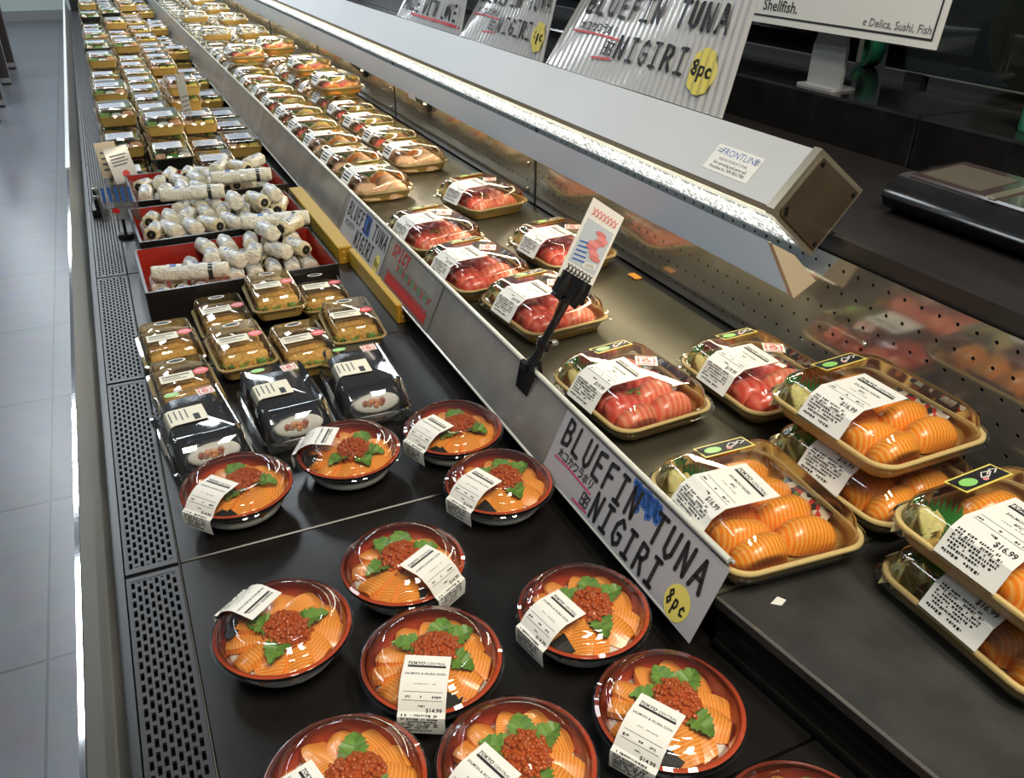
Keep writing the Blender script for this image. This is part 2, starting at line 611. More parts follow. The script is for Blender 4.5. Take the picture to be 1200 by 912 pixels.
# ------------------------------------------------------------------ marker lettering (each glyph: strokes in a unit box)
HW = {
    'A': [[(0, 0), (.35, 1), (.75, 0)], [(.15, .38), (.6, .38)]],
    'B': [[(.05, 0), (.05, 1), (.5, .95), (.6, .75), (.45, .55), (.05, .52)], [(.45, .55), (.68, .35), (.6, .08), (.05, 0)]],
    'C': [[(.7, .8), (.45, 1), (.15, .8), (.08, .4), (.25, .05), (.6, .08), (.72, .25)]],
    'D': [[(.05, 0), (.05, 1), (.5, .85), (.68, .5), (.5, .1), (.05, 0)]],
    'E': [[(.65, 1), (.08, .95), (.08, .03), (.68, 0)], [(.08, .52), (.55, .52)]],
    'F': [[(.65, 1), (.08, .95), (.08, 0)], [(.08, .52), (.5, .55)]],
    'G': [[(.7, .82), (.4, 1), (.1, .7), (.1, .25), (.4, 0), (.7, .15), (.7, .45), (.42, .45)]],
    'H': [[(.08, 0), (.08, 1)], [(.65, 0), (.65, 1)], [(.08, .5), (.65, .5)]],
    'I': [[(.35, 0), (.35, 1)], [(.1, 1), (.6, 1)], [(.1, 0), (.6, 0)]],
    'L': [[(.1, 1), (.08, .03), (.65, 0)]],
    'M': [[(.02, 0), (.1, 1), (.38, .35), (.65, 1), (.75, 0)]],
    'N': [[(.08, 0), (.08, 1), (.62, 0), (.66, 1)]],
    'O': [[(.38, 1), (.1, .75), (.08, .25), (.38, 0), (.66, .25), (.66, .75), (.38, 1)]],
    'P': [[(.08, 0), (.08, 1), (.55, .95), (.66, .72), (.5, .5), (.08, .48)]],
    'R': [[(.08, 0), (.08, 1), (.55, .95), (.64, .72), (.48, .52), (.08, .48)], [(.35, .5), (.7, 0)]],
    'S': [[(.66, .85), (.4, 1), (.12, .8), (.3, .55), (.6, .4), (.6, .1), (.3, 0), (.06, .15)]],
    'T': [[(.0, 1), (.72, 1)], [(.36, 1), (.36, 0)]],
    'U': [[(.08, 1), (.1, .2), (.38, 0), (.62, .2), (.66, 1)]],
    'V': [[(.02, 1), (.36, 0), (.7, 1)]],
    'W': [[(.0, 1), (.2, 0), (.38, .7), (.56, 0), (.76, 1)]],
    'Y': [[(.02, 1), (.36, .5), (.7, 1)], [(.36, .5), (.36, 0)]],
    '!': [[(.35, 1), (.35, .35)], [(.35, .05), (.36, .02)]],
    '8': [[(.38, 1), (.12, .8), (.3, .55), (.62, .3), (.4, 0), (.1, .25), (.4, .52), (.62, .8), (.38, 1)]],
    'p': [[(.12, -.35), (.12, .62), (.5, .62), (.62, .35), (.4, .05), (.12, .15)]],
    'c': [[(.6, .5), (.35, .62), (.12, .35), (.3, .02), (.62, .1)]],
    # japanese brush strokes
    'j1': [[(.05, .68), (.95, .68)], [(.5, 1), (.42, .55), (.08, .05)], [(.5, .6), (.95, .05)], [(.42, .22), (.52, .1)]],
    'j2': [[(.1, .85), (.85, .85), (.85, .1)], [(.05, .1), (.9, .1)]],
    'j3': [[(.05, .75), (.9, .75), (.8, .1), (.65, .15)], [(.45, 1), (.4, .5), (.1, .05)]],
    'j4': [[(.1, .5), (.1, .85), (.9, .85), (.8, .4), (.35, .0)]],
    'j5': [[(.15, .95), (.85, .95)], [(.08, .65), (.9, .65), (.8, .3), (.4, 0)]],
    'j6': [[(.05, .7), (.8, .7)], [(.42, 1), (.42, .02), (.3, .1)], [(.2, .45), (.06, .15)], [(.65, .45), (.8, .15)], [(.85, 1), (.88, .9)]],
    'j7': [[(.2, .9), (.2, .35)], [(.75, .95), (.72, .4), (.4, 0)]],
    'j8': [[(.05, 0), (.05, 1), (.4, 1), (.4, 0), (.05, 0)], [(.05, .5), (.4, .5)], [(.5, .95), (.95, .95), (.85, .55)], [(.7, .95), (.5, .55)], [(.55, .45), (.9, .45), (.9, 0), (.55, 0), (.55, .45)]],
}


def hand(mb, txt, u, v, h, wd, adv, mp, mi=0, lift=0, drop=0., squeeze=.9):
    """write txt with its top-left at (u, v); v grows downwards; drop slants the line"""
    for k, g in enumerate(txt):
        if g != ' ':
            for st in HW[g]:
                mb.ribbon([(u + k * adv + x * adv * squeeze, v + k * drop + (1 - y) * h) for x, y in st], wd, mp, mi, lift)


# ------------------------------------------------------------------ price labels bent over an edge
def path_map(path, d):
    """path: (outward distance, z) polyline, d: outward direction angle -> mp(u, v, lift)"""
    seg = []
    L = 0
    for a, b in zip(path, path[1:]):
        l = math.hypot(b[0] - a[0], b[1] - a[1])
        seg.append((L, l, a, b))
        L += l
    dx, dy = cos(d), sin(d)
    tx, ty = -dy, dx

    def mp(u, v, lift=0):
        for s0, l, a, b in seg:
            if v <= s0 + l or (s0, l, a, b) == seg[-1]:
                t = (v - s0) / l
                p = (a[0] + (b[0] - a[0]) * t, a[1] + (b[1] - a[1]) * t)
                n = (-(b[1] - a[1]) / l, (b[0] - a[0]) / l)
                break
        q = (p[0] + n[0] * lift, p[1] + n[1] * lift)
        return Vector((dx * q[0] + tx * u, dy * q[0] + ty * u, q[1]))
    mp.L = L
    mp.breaks = [s[0] for s in seg] + [L]
    return mp


def bend_quad(mb, u0, u1, v0, v1, mp, mi, lift):
    """rectangle that follows the bends of the path"""
    vs = [v0] + [b for b in mp.breaks if v0 < b < v1] + [v1]
    for a, b in zip(vs, vs[1:]):
        mb.add([mp(u0, a + 1e-6, lift), mp(u1, a + 1e-6, lift), mp(u1, b - 1e-6, lift), mp(u0, b - 1e-6, lift)], [(0, 1, 2, 3)], mi)


def price_label(parent, path, d, W, L, lines, price, seed=1, paper='paper', fold=.5, small=False):
    mp = path_map(path, d)
    L = min(L, mp.L)
    mb = MB()
    vs = sorted(set([0, L] + [b for b in mp.breaks if 0 < b < L]))
    lo = [mp(u, v, .0003) for v in vs for u in (-W / 2, W / 2)]
    hi = [mp(u, v, .0006) for v in vs for u in (-W / 2, W / 2)]
    n = len(vs)
    fs = []
    for i in range(n - 1):
        a = 2 * i
        fs += [(a, a + 2, a + 3, a + 1)[::-1], tuple(x + 2 * n for x in (a, a + 2, a + 3, a + 1)), (a, a + 2, a + 2 + 2 * n, a + 2 * n), (a + 1, a + 3, a + 3 + 2 * n, a + 1 + 2 * n)]
    fs += [(0, 1, 1 + 2 * n, 2 * n), (2 * n - 2, 2 * n - 1, 4 * n - 1, 4 * n - 2)]
    mb.add(lo + hi, fs)
    lab = mb.build('price_label', paper, parent, smooth=30)
    rnd = random.Random(seed)
    pr = MB()
    lf = .0009
    x0, x1 = -W * .42, W * .42
    if small:
        bend_quad(pr, x0 + W * .45, x1, L * .10, L * .19, mp, 0, lf)
        for k in range(4):
            v = L * (.26 + .08 * k)
            bend_quad(pr, x0 + W * .1 * rnd.random(), x1 - W * .3 * rnd.random(), v, v + L * .022, mp, 1, lf)
        for k in range(3):
            v = L * (.70 + .08 * k)
            bend_quad(pr, x0, x1 - W * .1, v, v + L * .04, mp, 0, lf)
        pr.build('label_print', ['ink', 'ink_grey'], lab, smooth=0)
        return lab
    s = W * .108
    wt = text_mesh('TOKYO', .03)[2] * s
    pr.text('TOKYO', x0, L * .135, s, mp, 0, lf, bold=.03, shear=.22)
    s2 = (x1 - x0 - wt - W * .05) / text_mesh('CENTRAL', 0.)[2]
    pr.text('CENTRAL', x0 + wt + W * .035, L * .135, min(s2, s), mp, 0, lf, shear=.22)
    bend_quad(pr, x0 + W * .02, x1, L * .145, L * .175, mp, 0, lf)
    v = L * .28
    for t in lines:
        pr.text(t, 0, v, W * .082, mp, 0, lf, bold=.01, align='CENTER')
        v += L * .075
    def dashes(v, u0, u1, h, mi):
        u = u0
        while u < u1:
            l = W * rnd.uniform(.012, .045)
            if rnd.random() < .8:
                bend_quad(pr, u, min(u + l, u1), v, v + h * rnd.uniform(.6, 1), mp, mi, lf)
            u += l + W * rnd.uniform(.006, .02)
    dashes(L * .385, -W * .2, W * .25, L * .012, 1)
    bend_quad(pr, x0, x1, L * .47, L * .476, mp, 1, lf)
    bend_quad(pr, x0, x1, L * .56, L * .566, mp, 1, lf)
    for a, b in ((x0 + .02 * W, x0 + .16 * W), (-.05 * W, .05 * W), (x1 - .22 * W, x1 - .02 * W)):
        dashes(L * .515, a, b, L * .028, 0)
    pr.text(price, x1, L * .685, W * .125, mp, 0, lf, bold=.02, align='RIGHT')
    dashes(L * .61, -W * .08, W * .06, L * .02, 0)
    for k in range(6):
        dashes(L * (.715 + .034 * k), x0, x1 - (W * .08 if k < 5 else W * .3), L * .026, 0)
    dashes(L * .93, x0, x1 - W * .2, L * .03, 0)
    pr.build('label_print', ['ink', 'ink_grey'], lab, smooth=0)
    return lab


# ================================================================== SETTING
fl = MB()
fl.box(-3.5, 3.0, -1, 16, -.62, -.6)
struct(fl.build('floor', 'tiles', smooth=0))
wb = MB()
wb.box(-3.5, 3.0, 14.6, 14.75, -.6, 2.6)
struct(wb.build('wall_back', 'wall_pale', smooth=0))
bb = MB()
bb.box(-3.5, 3.0, 14.56, 14.6, -.6, -.47)
struct(bb.build('baseboard_back', 'case_grey', smooth=0))
wr = MB()
wr.box(2.6, 2.7, -1, 14.6, -.6, 2.6)
struct(wr.build('wall_right', 'wall_dark', smooth=0))

# ------------------------------------------------------------------ the refrigerated case: body
cs = thing('refrigerated_case', 'long black open refrigerated case with a grey front beside the tiled aisle', 'display case')
b = MB()
b.box(-.135, 1.0, .1, 8.9, -.6, -.06)
b.box(-.101, 1.0, .1, 8.9, -.06, -.0165)
b.build('case_body', 'case_grey', cs, smooth=0)
cs = thing('front_screen', 'long clear glass edge screen along the aisle side of the case', 'glass screen', (0, 0, 0))
b = MB()
b.box(-.110, -.101, .1, 8.9, -.016, .004)
b.box(-.135, -.110, .1, 8.9, -.06, -.004)
b.build('front_channel', 'black', cs, smooth=0)
b = MB()
b.box(-.1235, -.1205, .1, 8.9, -.004, .010)
b.build('channel_strip', 'trim_brown', cs, smooth=0)
b = MB()
b.box(-.100, 1.0, 8.865, 8.90, -.016, .10)
tag(b.build('end_panel', 'black', smooth=0), 'black end panel closing the far end of the case', 'end panel')
b = MB()
b.loft([[(-.118, y, -.004), (-.113, y, -.004), (-.133, y, .098), (-.138, y, .098)] for y in (.1, 8.9)])
g = b.build('front_glass', 'case_glass', cs, smooth=0)
b = MB()
b.loft([[(-.1385, y, .0975), (-.1325, y, .0975), (-.1328, y, .102), (-.1382, y, .102)] for y in (.1, 2.8)])
b.build('glass_edge', 'glass_edge', g, smooth=0)
b = MB()
b.loft([[(-.142, y, .095), (-.130, y, .095), (-.130, y, .104), (-.142, y, .104)] for y in (2.8, 8.9)])
b.build('edge_trim', 'trim_white', g, smooth=0)

# deck panels and intake grilles lift out one by one
ys = [.4067, .9767, 1.547, 2.117, 2.687, 3.257, 3.827, 4.397, 4.967, 5.537, 6.107, 6.677, 7.247, 7.817, 8.387]
where = ['under the nearest rice bowls', 'under the far rice bowls and clear clamshells', 'under the cutlet trays and nearest red box', 'under the middle red box',
         'under the farthest red box', 'just behind the red boxes']
pm = None
gm = None
slot = MB()
GW, GL = .0655, .562
nc, nr = 8, 30
cw, rl = (GW - .008) / nc, (GL - .016) / nr
slot.box(0, GW, 0, GL, -.014, -.0125, 1)
for i in range(nc):
    for j in range(nr + 1):
        x0 = .004 + i * cw
        y0 = .008 + (j - (.5 if i % 2 else 0)) * rl
        y1 = y0 + rl
        y0, y1 = max(y0, .008), min(y1, GL - .008)
        if y1 - y0 < 1e-4:
            continue
        full = y1 - y0 > rl * .9
        hx0, hx1 = x0 + cw * .20, x0 + cw * .80
        hy0, hy1 = (y0 + rl * .17, y1 - rl * .17) if full else ((y0 + y1) / 2 - .001, (y0 + y1) / 2 + .001)
        o = [(x0, y0), (x0 + cw, y0), (x0 + cw, y1), (x0, y1)]
        h = [(hx0, hy0), (hx1, hy0), (hx1, hy1), (hx0, hy1)]
        vs = [(*p, 0) for p in o] + [(*p, 0) for p in h] + [(*p, -.004) for p in h]
        fs = [(k, (k + 1) % 4, 4 + (k + 1) % 4, 4 + k) for k in range(4)] + [(4 + k, 4 + (k + 1) % 4, 8 + (k + 1) % 4, 8 + k) for k in range(4)]
        slot.add(vs, fs, 0)
for a in ((0, GW, 0, .008), (0, GW, GL - .008, GL), (0, .004, .008, GL - .008), (GW - .004, GW, .008, GL - .008)):
    slot.box(*a, -.012, .0005, 0)
panel = MB()
panel.box(0, .652, 0, .567, -.016, 0, 0, bev=.0016)
for i, y in enumerate(ys):
    lab = where[i] if i < len(where) else '%s panel of the far stretch of stacked boxes' % ORD[i - len(where)]
    if pm is None:
        o = panel.build('deck_panel', 'deck', smooth=30)
        pm = o
    else:
        o = put('deck_panel', pm.data)
    o.location = (-.032, y + .0015, 0)
    if y + .567 > 8.86:
        o.scale = (1, (8.86 - y) / .567, 1)
    tag(o, ('black deck panel ' + lab) if i < len(where) else 'black deck panel, ' + lab, 'deck panel', 'deck panels')
    if gm is None:
        o = slot.build('intake_grille', ['grille', 'void'], smooth=0)
        gm = o
    else:
        o = put('intake_grille', gm.data)
    o.location = (-.0995, y + .0025, 0)
    if y + .567 > 8.86:
        o.scale = (1, (8.86 - y) / .567, 1)
    tag(o, 'black slotted intake grille along the front glass, %s from the near end' % ORD[i], 'grille', 'slotted grilles along the front glass')
nr0 = MB()
nr0.box(-.032, .62, .1, .405, -.016, 0, 0, bev=.0016)
tag(nr0.build('deck_panel', 'deck', smooth=30), 'black deck panel at the very near end, right of the cut-off bowls', 'deck panel', 'deck panels')
g0 = put('intake_grille', gm.data, None, (-.0995, -.157, 0))
tag(g0, 'black slotted intake grille at the bottom edge, nearest of all', 'grille', 'slotted grilles along the front glass')

# upper shelf
sh = thing('upper_shelf', 'long dark steel upper shelf carrying the sushi and tuna trays', 'shelf')
b = MB()
b.box(.512, .965, .556, 8.86, .078, .09, 0, bev=.002)
b.build('shelf_plate', 'shelf_steel', sh, smooth=30)
b = MB()
b.box(.545, .56, .556, 8.86, .001, .078)
b.build('shelf_apron', 'deck', sh, smooth=0)
b = MB()
b.box(.966, .997, .557, 8.86, .04, .079)
b.build('rear_channel', 'black', sh, smooth=0)
ns = thing('near_shelf', 'scratched black near shelf plate under the stacked salmon trays', 'shelf')
b = MB()
edge = [(.521, .5545), (.965, .5545), (.965, .1), (.584, .1), (.560, .282)]
b.add([(x, y, z) for z in (.073, .085) for x, y in edge], [(4, 3, 2, 1, 0), (5, 6, 7, 8, 9)] + [(k, (k + 1) % 5, 5 + (k + 1) % 5, 5 + k) for k in range(5)])
b.build('shelf_plate', 'near_shelf', ns, smooth=0)
b = MB()
le = [(.521, .5545), (.560, .282), (.584, .1)]
b.tube([(x + .002, y, .0845) for x, y in le], .0022, 6)
b.build('edge_bead', 'steel', ns)
b = MB()
for (x0, y0), (x1, y1) in zip(le, le[1:]):
    for dx, z0, z1 in ((.010, .001, .073), (.006, .045, .052), (.006, .012, .018)):
        b.add([(x0 + dx, y0, z0), (x1 + dx, y1, z0), (x1 + dx, y1, z1), (x0 + dx, y0, z1), (x0 + .03, y0, z0), (x1 + .03, y1, z0), (x1 + .03, y1, z1), (x0 + .03, y0, z1)],
              [(0, 1, 2, 3), (3, 2, 6, 7), (0, 4, 5, 1), (4, 7, 6, 5), (0, 3, 7, 4), (1, 5, 6, 2)])
b.build('shelf_apron', 'deck', ns, smooth=0)

# perforated back wall in bolted lengths
pw = MB()
PL = 1.19
ncol, nrow = 39, 6
cy, cz = PL / ncol, .213 / nrow
for i in range(ncol):
    for j in range(nrow):
        y0, z0 = i * cy, j * cz
        oc = [(y0 + cy, z0 + cz / 2), (y0 + cy, z0 + cz), (y0 + cy / 2, z0 + cz), (y0, z0 + cz), (y0, z0 + cz / 2), (y0, z0), (y0 + cy / 2, z0), (y0 + cy, z0)]
        sh_ = .18 if j % 2 else -.18
        c = (y0 + cy * (.5 + sh_ * .5), z0 + cz / 2)
        hc = [(c[0] + .0031 * cos(k * pi / 4), c[1] + .0031 * sin(k * pi / 4)) for k in range(8)]
        vs = [(0, *p) for p in oc] + [(0, *p) for p in hc] + [(.004, *p) for p in hc]
        pw.add(vs, [(k, 8 + k, 8 + (k + 1) % 8, (k + 1) % 8) for k in range(8)] + [(8 + k, 16 + k, 16 + (k + 1) % 8, 8 + (k + 1) % 8) for k in range(8)])
pw.box(.004, .006, 0, PL, 0, .213, 1)
pme = None
for i, y in enumerate((-.395, .795, 1.99, 3.19, 4.39, 5.59, 6.79)):
    t = thing('perforated_panel', ['perforated steel back panel at the near right corner mirroring the trays', 'perforated steel back panel behind the tuna trays',
              'perforated steel back panel just beyond the first bolted joint', 'perforated steel back panel beside the black card clips',
              'perforated steel back panel in the distance, second beyond the card clips', 'perforated steel back panel in the distance, third beyond the card clips',
              'perforated steel back panel at the far end of the case'][i], 'back panel', (.998, y, .085), 0, 'perforated back panels')
    if pme is None:
        pme = pw.build('panel_sheet', ['steel', 'void'], t, smooth=0).data
        jb = MB()
        jb.box(-.002, .0, PL - .001, PL + .007, 0, .213)
        jme = temp_mesh(jb, 'joint_strip', 'black', 0)
        bo = MB()
        for z in (.03, .10):
            bo.lathe([(.0001, .004), (.004, .0035), (.006, 0)], 10, T=Matrix.Translation((-.0005, .04, z)) @ Matrix.Rotation(-pi / 2, 4, 'Y'))
        bme = temp_mesh(bo, 'bolt_pair', 'steel')
    else:
        put('panel_sheet', pme, t)
        put('joint_strip', jme, t)
        put('bolt_pair', bme, t)

# ------------------------------------------------------------------ canopy light above the shelf
hd = thing('canopy_light', 'long pale grey canopy light housing with a beaded lamp strip above the shelf', 'light fixture')
A, B_, C_, D_ = (.95, .462), (1.047, .392), (.968, .300), (.879, .376)
D1, D2 = (.879, .384), (.884, .372)
b = MB()
b.loft([[(p[0], y, p[1]) for p in (A, B_, C_, D2, D1)] for y in (.962, 8.8)])
b.build('housing', 'hood', hd, smooth=0)
b = MB()
b.loft([[(.8765, y, .3835), (.8765, y, .3755), (.884, y, .368), (.888, y, .372)] for y in (.962, 8.8)])
b.build('lower_trim', 'hood_trim', hd, smooth=0)
b = MB()
b.loft([[(.902, y, .3545), (.955, y, .3090), (.957, y, .312), (.904, y, .358)] for y in (.962, 8.8)])
b.build('lamp_lens', 'led_lens', hd, smooth=0)
b = MB()
e = .004
cap = [(A[0], A[1] + e), (B_[0] + e, B_[1]), (C_[0], C_[1] - e), (D_[0] - e, D_[1] - .002), (D_[0] - e, D_[1] + .008)]
b.loft([[(p[0], y, p[1]) for p in cap] for y in (.948, .964)], mi=0)
ins = [((p[0] - .955) * .86 + .957, (p[1] - .384) * .86 + .383) for p in cap]
b.loft([[(p[0], y, p[1]) for p in ins] for y in (.945, .949)], mi=1)
for p in ins:
    q = ((p[0] - .957) * .86 + .957, (p[1] - .383) * .86 + .383)
    b.lathe([(.0035, .0), (.0035, .002), (.0005, .0024)], 10, mi=2, T=Matrix.Translation((q[0], .945, q[1])) @ Matrix.Rotation(pi / 2, 4, 'X'))
b.build('end_cap', ['hood_trim', 'cap_brown', 'black'], hd, smooth=30)
b = MB()
for y in (1.02, 2.3, 3.6, 4.9, 6.2, 7.5):
    b.box(.985, 1.003, y, y + .03, .299, .345)
b.build('mounting_bracket', 'black', hd, smooth=0)
# maker's sticker on the housing
def hood_map(y0):
    dn = (Vector((D1[0], 0, D1[1])) - Vector((A[0], 0, A[1]))).normalized()
    nn = Vector((dn.z, 0, -dn.x))
    if nn.z < 0:
        nn = -nn
    return lambda u, v, l=0: Vector((A[0], y0 - u, A[1])) + dn * v + nn * l
hm = hood_map(1.150)
b = MB()
b.quad(0, .115, .040, .088, hm, 0, .0006)
stk = b.build('maker_sticker', 'paper', hd, smooth=0)
b = MB()
b.text('FRONTLINE', .016, .056, .0175, hm, 0, .001, bold=-.01)
b.quad(.006, .020, .0475, .0485, hm, 0, .001)
b.quad(.100, .112, .0475, .0485, hm, 1, .001)
b.quad(.006, .018, .052, .053, hm, 1, .001)
b.quad(.102, .112, .052, .053, hm, 1, .001)
b.text('R E F R I G E R A T I O N', .0575, .066, .0065, hm, 1, .001, align='CENTER')
b.text('For servicing and parts call', .0575, .0745, .0078, hm, 1, .001, align='CENTER')
b.text('Frontline Inc. 909-983-7780', .0575, .0825, .0078, hm, 1, .001, align='CENTER')
b.build('sticker_print', ['blue_ink', 'ink'], stk, smooth=0)

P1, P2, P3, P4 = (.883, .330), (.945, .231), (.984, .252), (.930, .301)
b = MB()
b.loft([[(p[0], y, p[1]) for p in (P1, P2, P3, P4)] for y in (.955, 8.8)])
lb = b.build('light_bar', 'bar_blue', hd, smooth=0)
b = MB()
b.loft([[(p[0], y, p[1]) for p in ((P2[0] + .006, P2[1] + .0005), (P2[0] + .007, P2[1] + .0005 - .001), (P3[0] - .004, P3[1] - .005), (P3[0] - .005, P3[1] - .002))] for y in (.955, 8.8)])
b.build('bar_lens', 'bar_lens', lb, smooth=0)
b = MB()
b.loft([[(p[0], y, p[1]) for p in ((P1[0] - .002, P1[1]), (P2[0], P2[1] - .003), (P3[0] + .002, P3[1]), (P4[0], P4[1] + .003))] for y in (.945, .956)])
b.build('bar_end_cap', 'tan', lb, smooth=0)

# ------------------------------------------------------------------ counter behind the case
ct = MB()
ct.box(1.004, 1.43, .2, 9, -.6, .33, 0, bev=.004)
tag(ct.build('service_counter', 'counter', smooth=30), 'dark brown service counter behind the canopy light', 'counter')
for y0, y1, lab in ((1.197, 9, 'long glossy black ledge block carrying the sign holder'), (.2, 1.193, 'shorter glossy black ledge block at the right edge behind the film dispenser')):
    b = MB()
    b.box(1.43, 2.05, y0, y1, -.6, .428, 0, bev=.005)
    tag(b.build('counter_ledge', 'black_gloss', smooth=30), lab, 'ledge', 'black counter ledges')
for (y0, y1, x, lab) in ((1.66, 5.5, 1.72, 'thick green-edged glass screen behind the white sign'), (.75, 1.585, 1.74, 'dark glass screen at the top right beside the green-edged one')):
    t = thing('glass_screen', lab, 'glass screen', (x, y0, .428), 0, 'glass screens on the counter ledge')
    b = MB()
    b.box(0, .012, 0, y1 - y0, .022, .62)
    b.build('pane', 'glass', t, smooth=0)
    b = MB()
    b.box(-.0005, .0125, -.003, 0, .022, .62)
    b.box(-.0005, .0125, 0, y1 - y0, .018, .022)
    b.build('polished_edge', 'glass_edge', t, smooth=0)
    b = MB()
    for k in (.06, y1 - y0 - .12):
        b.box(-.006, .018, k, k + .05, 0, .02)
    b.build('foot_clamp', 'black', t, smooth=0)
# roll of green tape, roll of paper, small green bottle at the frame's edge
b = MB()
b.lathe([(.045, 0), (.045, .035), (.032, .035), (.032, 0), (.045, 0)], 32, T=Matrix.Translation((1.80, 1.72, .473)) @ Matrix.Rotation(pi / 2, 4, 'Y') @ Matrix.Rotation(.3, 4, 'X'))
tag(b.build('tape_roll', 'tape_green'), 'roll of green tape standing behind the glass screen', 'tape')
b = MB()
b.lathe([(.001, 0), (.12, 0), (.12, .22), (.02, .22), (.02, .215), (.001, .215)], 36, T=Matrix.Translation((1.86, 1.30, .55)) @ Matrix.Rotation(pi / 2, 4, 'Y'))
tag(b.build('paper_roll', 'beige'), 'large beige paper roll behind the dark glass at top right', 'paper roll')
t = thing('green_bottle', 'small green bottle on the ledge at the right edge', 'bottle', (1.52, 1.015, .428))
b = MB()
b.lathe([(.001, 0), (.026, 0), (.028, .004), (.028, .085), (.012, .11), (.012, .12)], 24, cap0=False)
b.build('bottle_body', 'tape_green', t)
b = MB()
b.lathe([(.0135, .118), (.0135, .14), (.001, .141)], 20)
b.build('bottle_cap', 'trim_white', t)

# dark wrap-film dispenser
t = thing('film_dispenser', 'dark rounded film dispenser with pinkish lid on the counter', 'dispenser', (1.245, .55, .33))
b = MB()
prof = [(-.085, .012), (-.095, .03), (-.085, .05), (-.06, .062), (.07, .07), (.085, .06), (.085, .0), (-.06, .0)]
b.loft([[(x, y, z) for x, z in prof] for y in (-.05, -.045, .44, .448)], mi=0)
b.build('dispenser_body', 'black_gloss', t, smooth=40)
b = MB()
b.loft([[(-.06, y, .0622), (.068, y, .0702), (.066, y, .0735), (-.058, y, .066)] for y in (-.05, .43)])
b.build('dispenser_lid', 'dispenser_top', t, smooth=30)
b = MB()
b.loft([[(-.045, y, .0668), (.045, y, .0726), (.045, y, .0734), (-.045, y, .0676)] for y in (.31, .42)])
b.build('rating_plate', 'trim_brown', t, smooth=0)
b = MB()
b.loft([[(-.062, y, .0664), (.068, y, .0738), (.066, y, .0765), (-.06, y, .069)] for y in (.27, .285)])
b.build('metal_band', 'hood_trim', t, smooth=0)
b = MB()
b.box(1.405, 1.428, .80, 1.075, .331, .352)
t2 = tag(b.build('paper_strip', 'paper', smooth=0), 'narrow white paper strip lying behind the film dispenser', 'paper strip')

# acrylic holder with the white notice
t = thing('sign_holder', 'frosted acrylic sign holder standing on the black ledge', 'sign holder', (1.487, 1.515, .428))
b = MB()
out = [(-.052, 0), (-.052, .085), (-.045, .115), (-.025, .132), (.02, .132), (.04, .115), (.05, .085), (.052, 0)]
b.loft([[(x, p, q) for p, q in out] for x in (-.004, .004)])
b.box(-.03, .04, -.055, .055, 0, .006)
b.build('holder_body', 'acrylic', t, smooth=30)
t = thing('notice_sign', 'white framed notice about shellfish, cut off by the top edge', 'sign', (1.478, 1.20, .548))
def sm(u, v, l=0):
    return Vector((-l - v * .12, .62 - u, .30 - v))
b = MB()
b.add([sm(u, v, l) for l in (0, .004) for v in (0, .30) for u in (0, .62)], [(0, 2, 3, 1), (4, 5, 7, 6), (0, 1, 5, 4), (2, 6, 7, 3), (0, 4, 6, 2), (1, 3, 7, 5)])
b.build('sign_board', 'paper', t, smooth=0)
b = MB()
for u0, u1, v0, v1 in ((.012, .608, .282, .286), (.604, .608, .0, .286), (.012, .016, 0, .286)):
    b.quad(u0, u1, v0, v1, sm, 0, .005)
b.text('Shellfish.', .115, .272, .034, sm, 0, .005, bold=.006)
b.text('e Delica, Sushi, Fish', .600, .275, .022, sm, 1, .005, align='RIGHT')
b.build('sign_lettering', ['ink', 'ink_grey'], t, smooth=0)

# three wavy laminated posters standing behind the canopy
def poster(name, label, y_far, wdt, draw):
    t = thing('laminated_poster', label, 'poster', (.958, y_far, .461), 0, 'wavy laminated posters behind the canopy')
    H = .34
    def mp(u, v, l=0):
        k = 1 - v / H
        wave = .0018 * sin(u * 2 * pi / .021 + 1.5 * sin(v * 9)) * (.25 + .75 * min(1, max(0, (u / wdt) * 1.2)))+ .004 * sin(u * 11 + v * 7)
        a = (H - v)
        lean = radians(34 - 20 * u / wdt)
        return Vector((a * sin(lean) - (wave + l) * cos(lean), -u, a * cos(lean) + (wave + l) * sin(lean)))
    b = MB()
    nu, nv = int(wdt / .003), 12
    b.quad(0, wdt, 0, H, mp, 0, 0, nu, nv)
    b.quad(0, wdt, 0, H, mp, 0, -.0008, nu, nv)
    b.build('poster_sheet', 'laminate', t, smooth=80)
    p = MB()
    draw(p, mp, H)
    p.build('poster_lettering', ['ink', 'red_ink', 'yellow_ink', 'blue_ink'], t, smooth=0)
mat('laminate', (.58, .58, .58), .16, spec=.7, coat=.8)


def fine(strokes_mb, *a, **k):
    hand(strokes_mb, *a, **k)


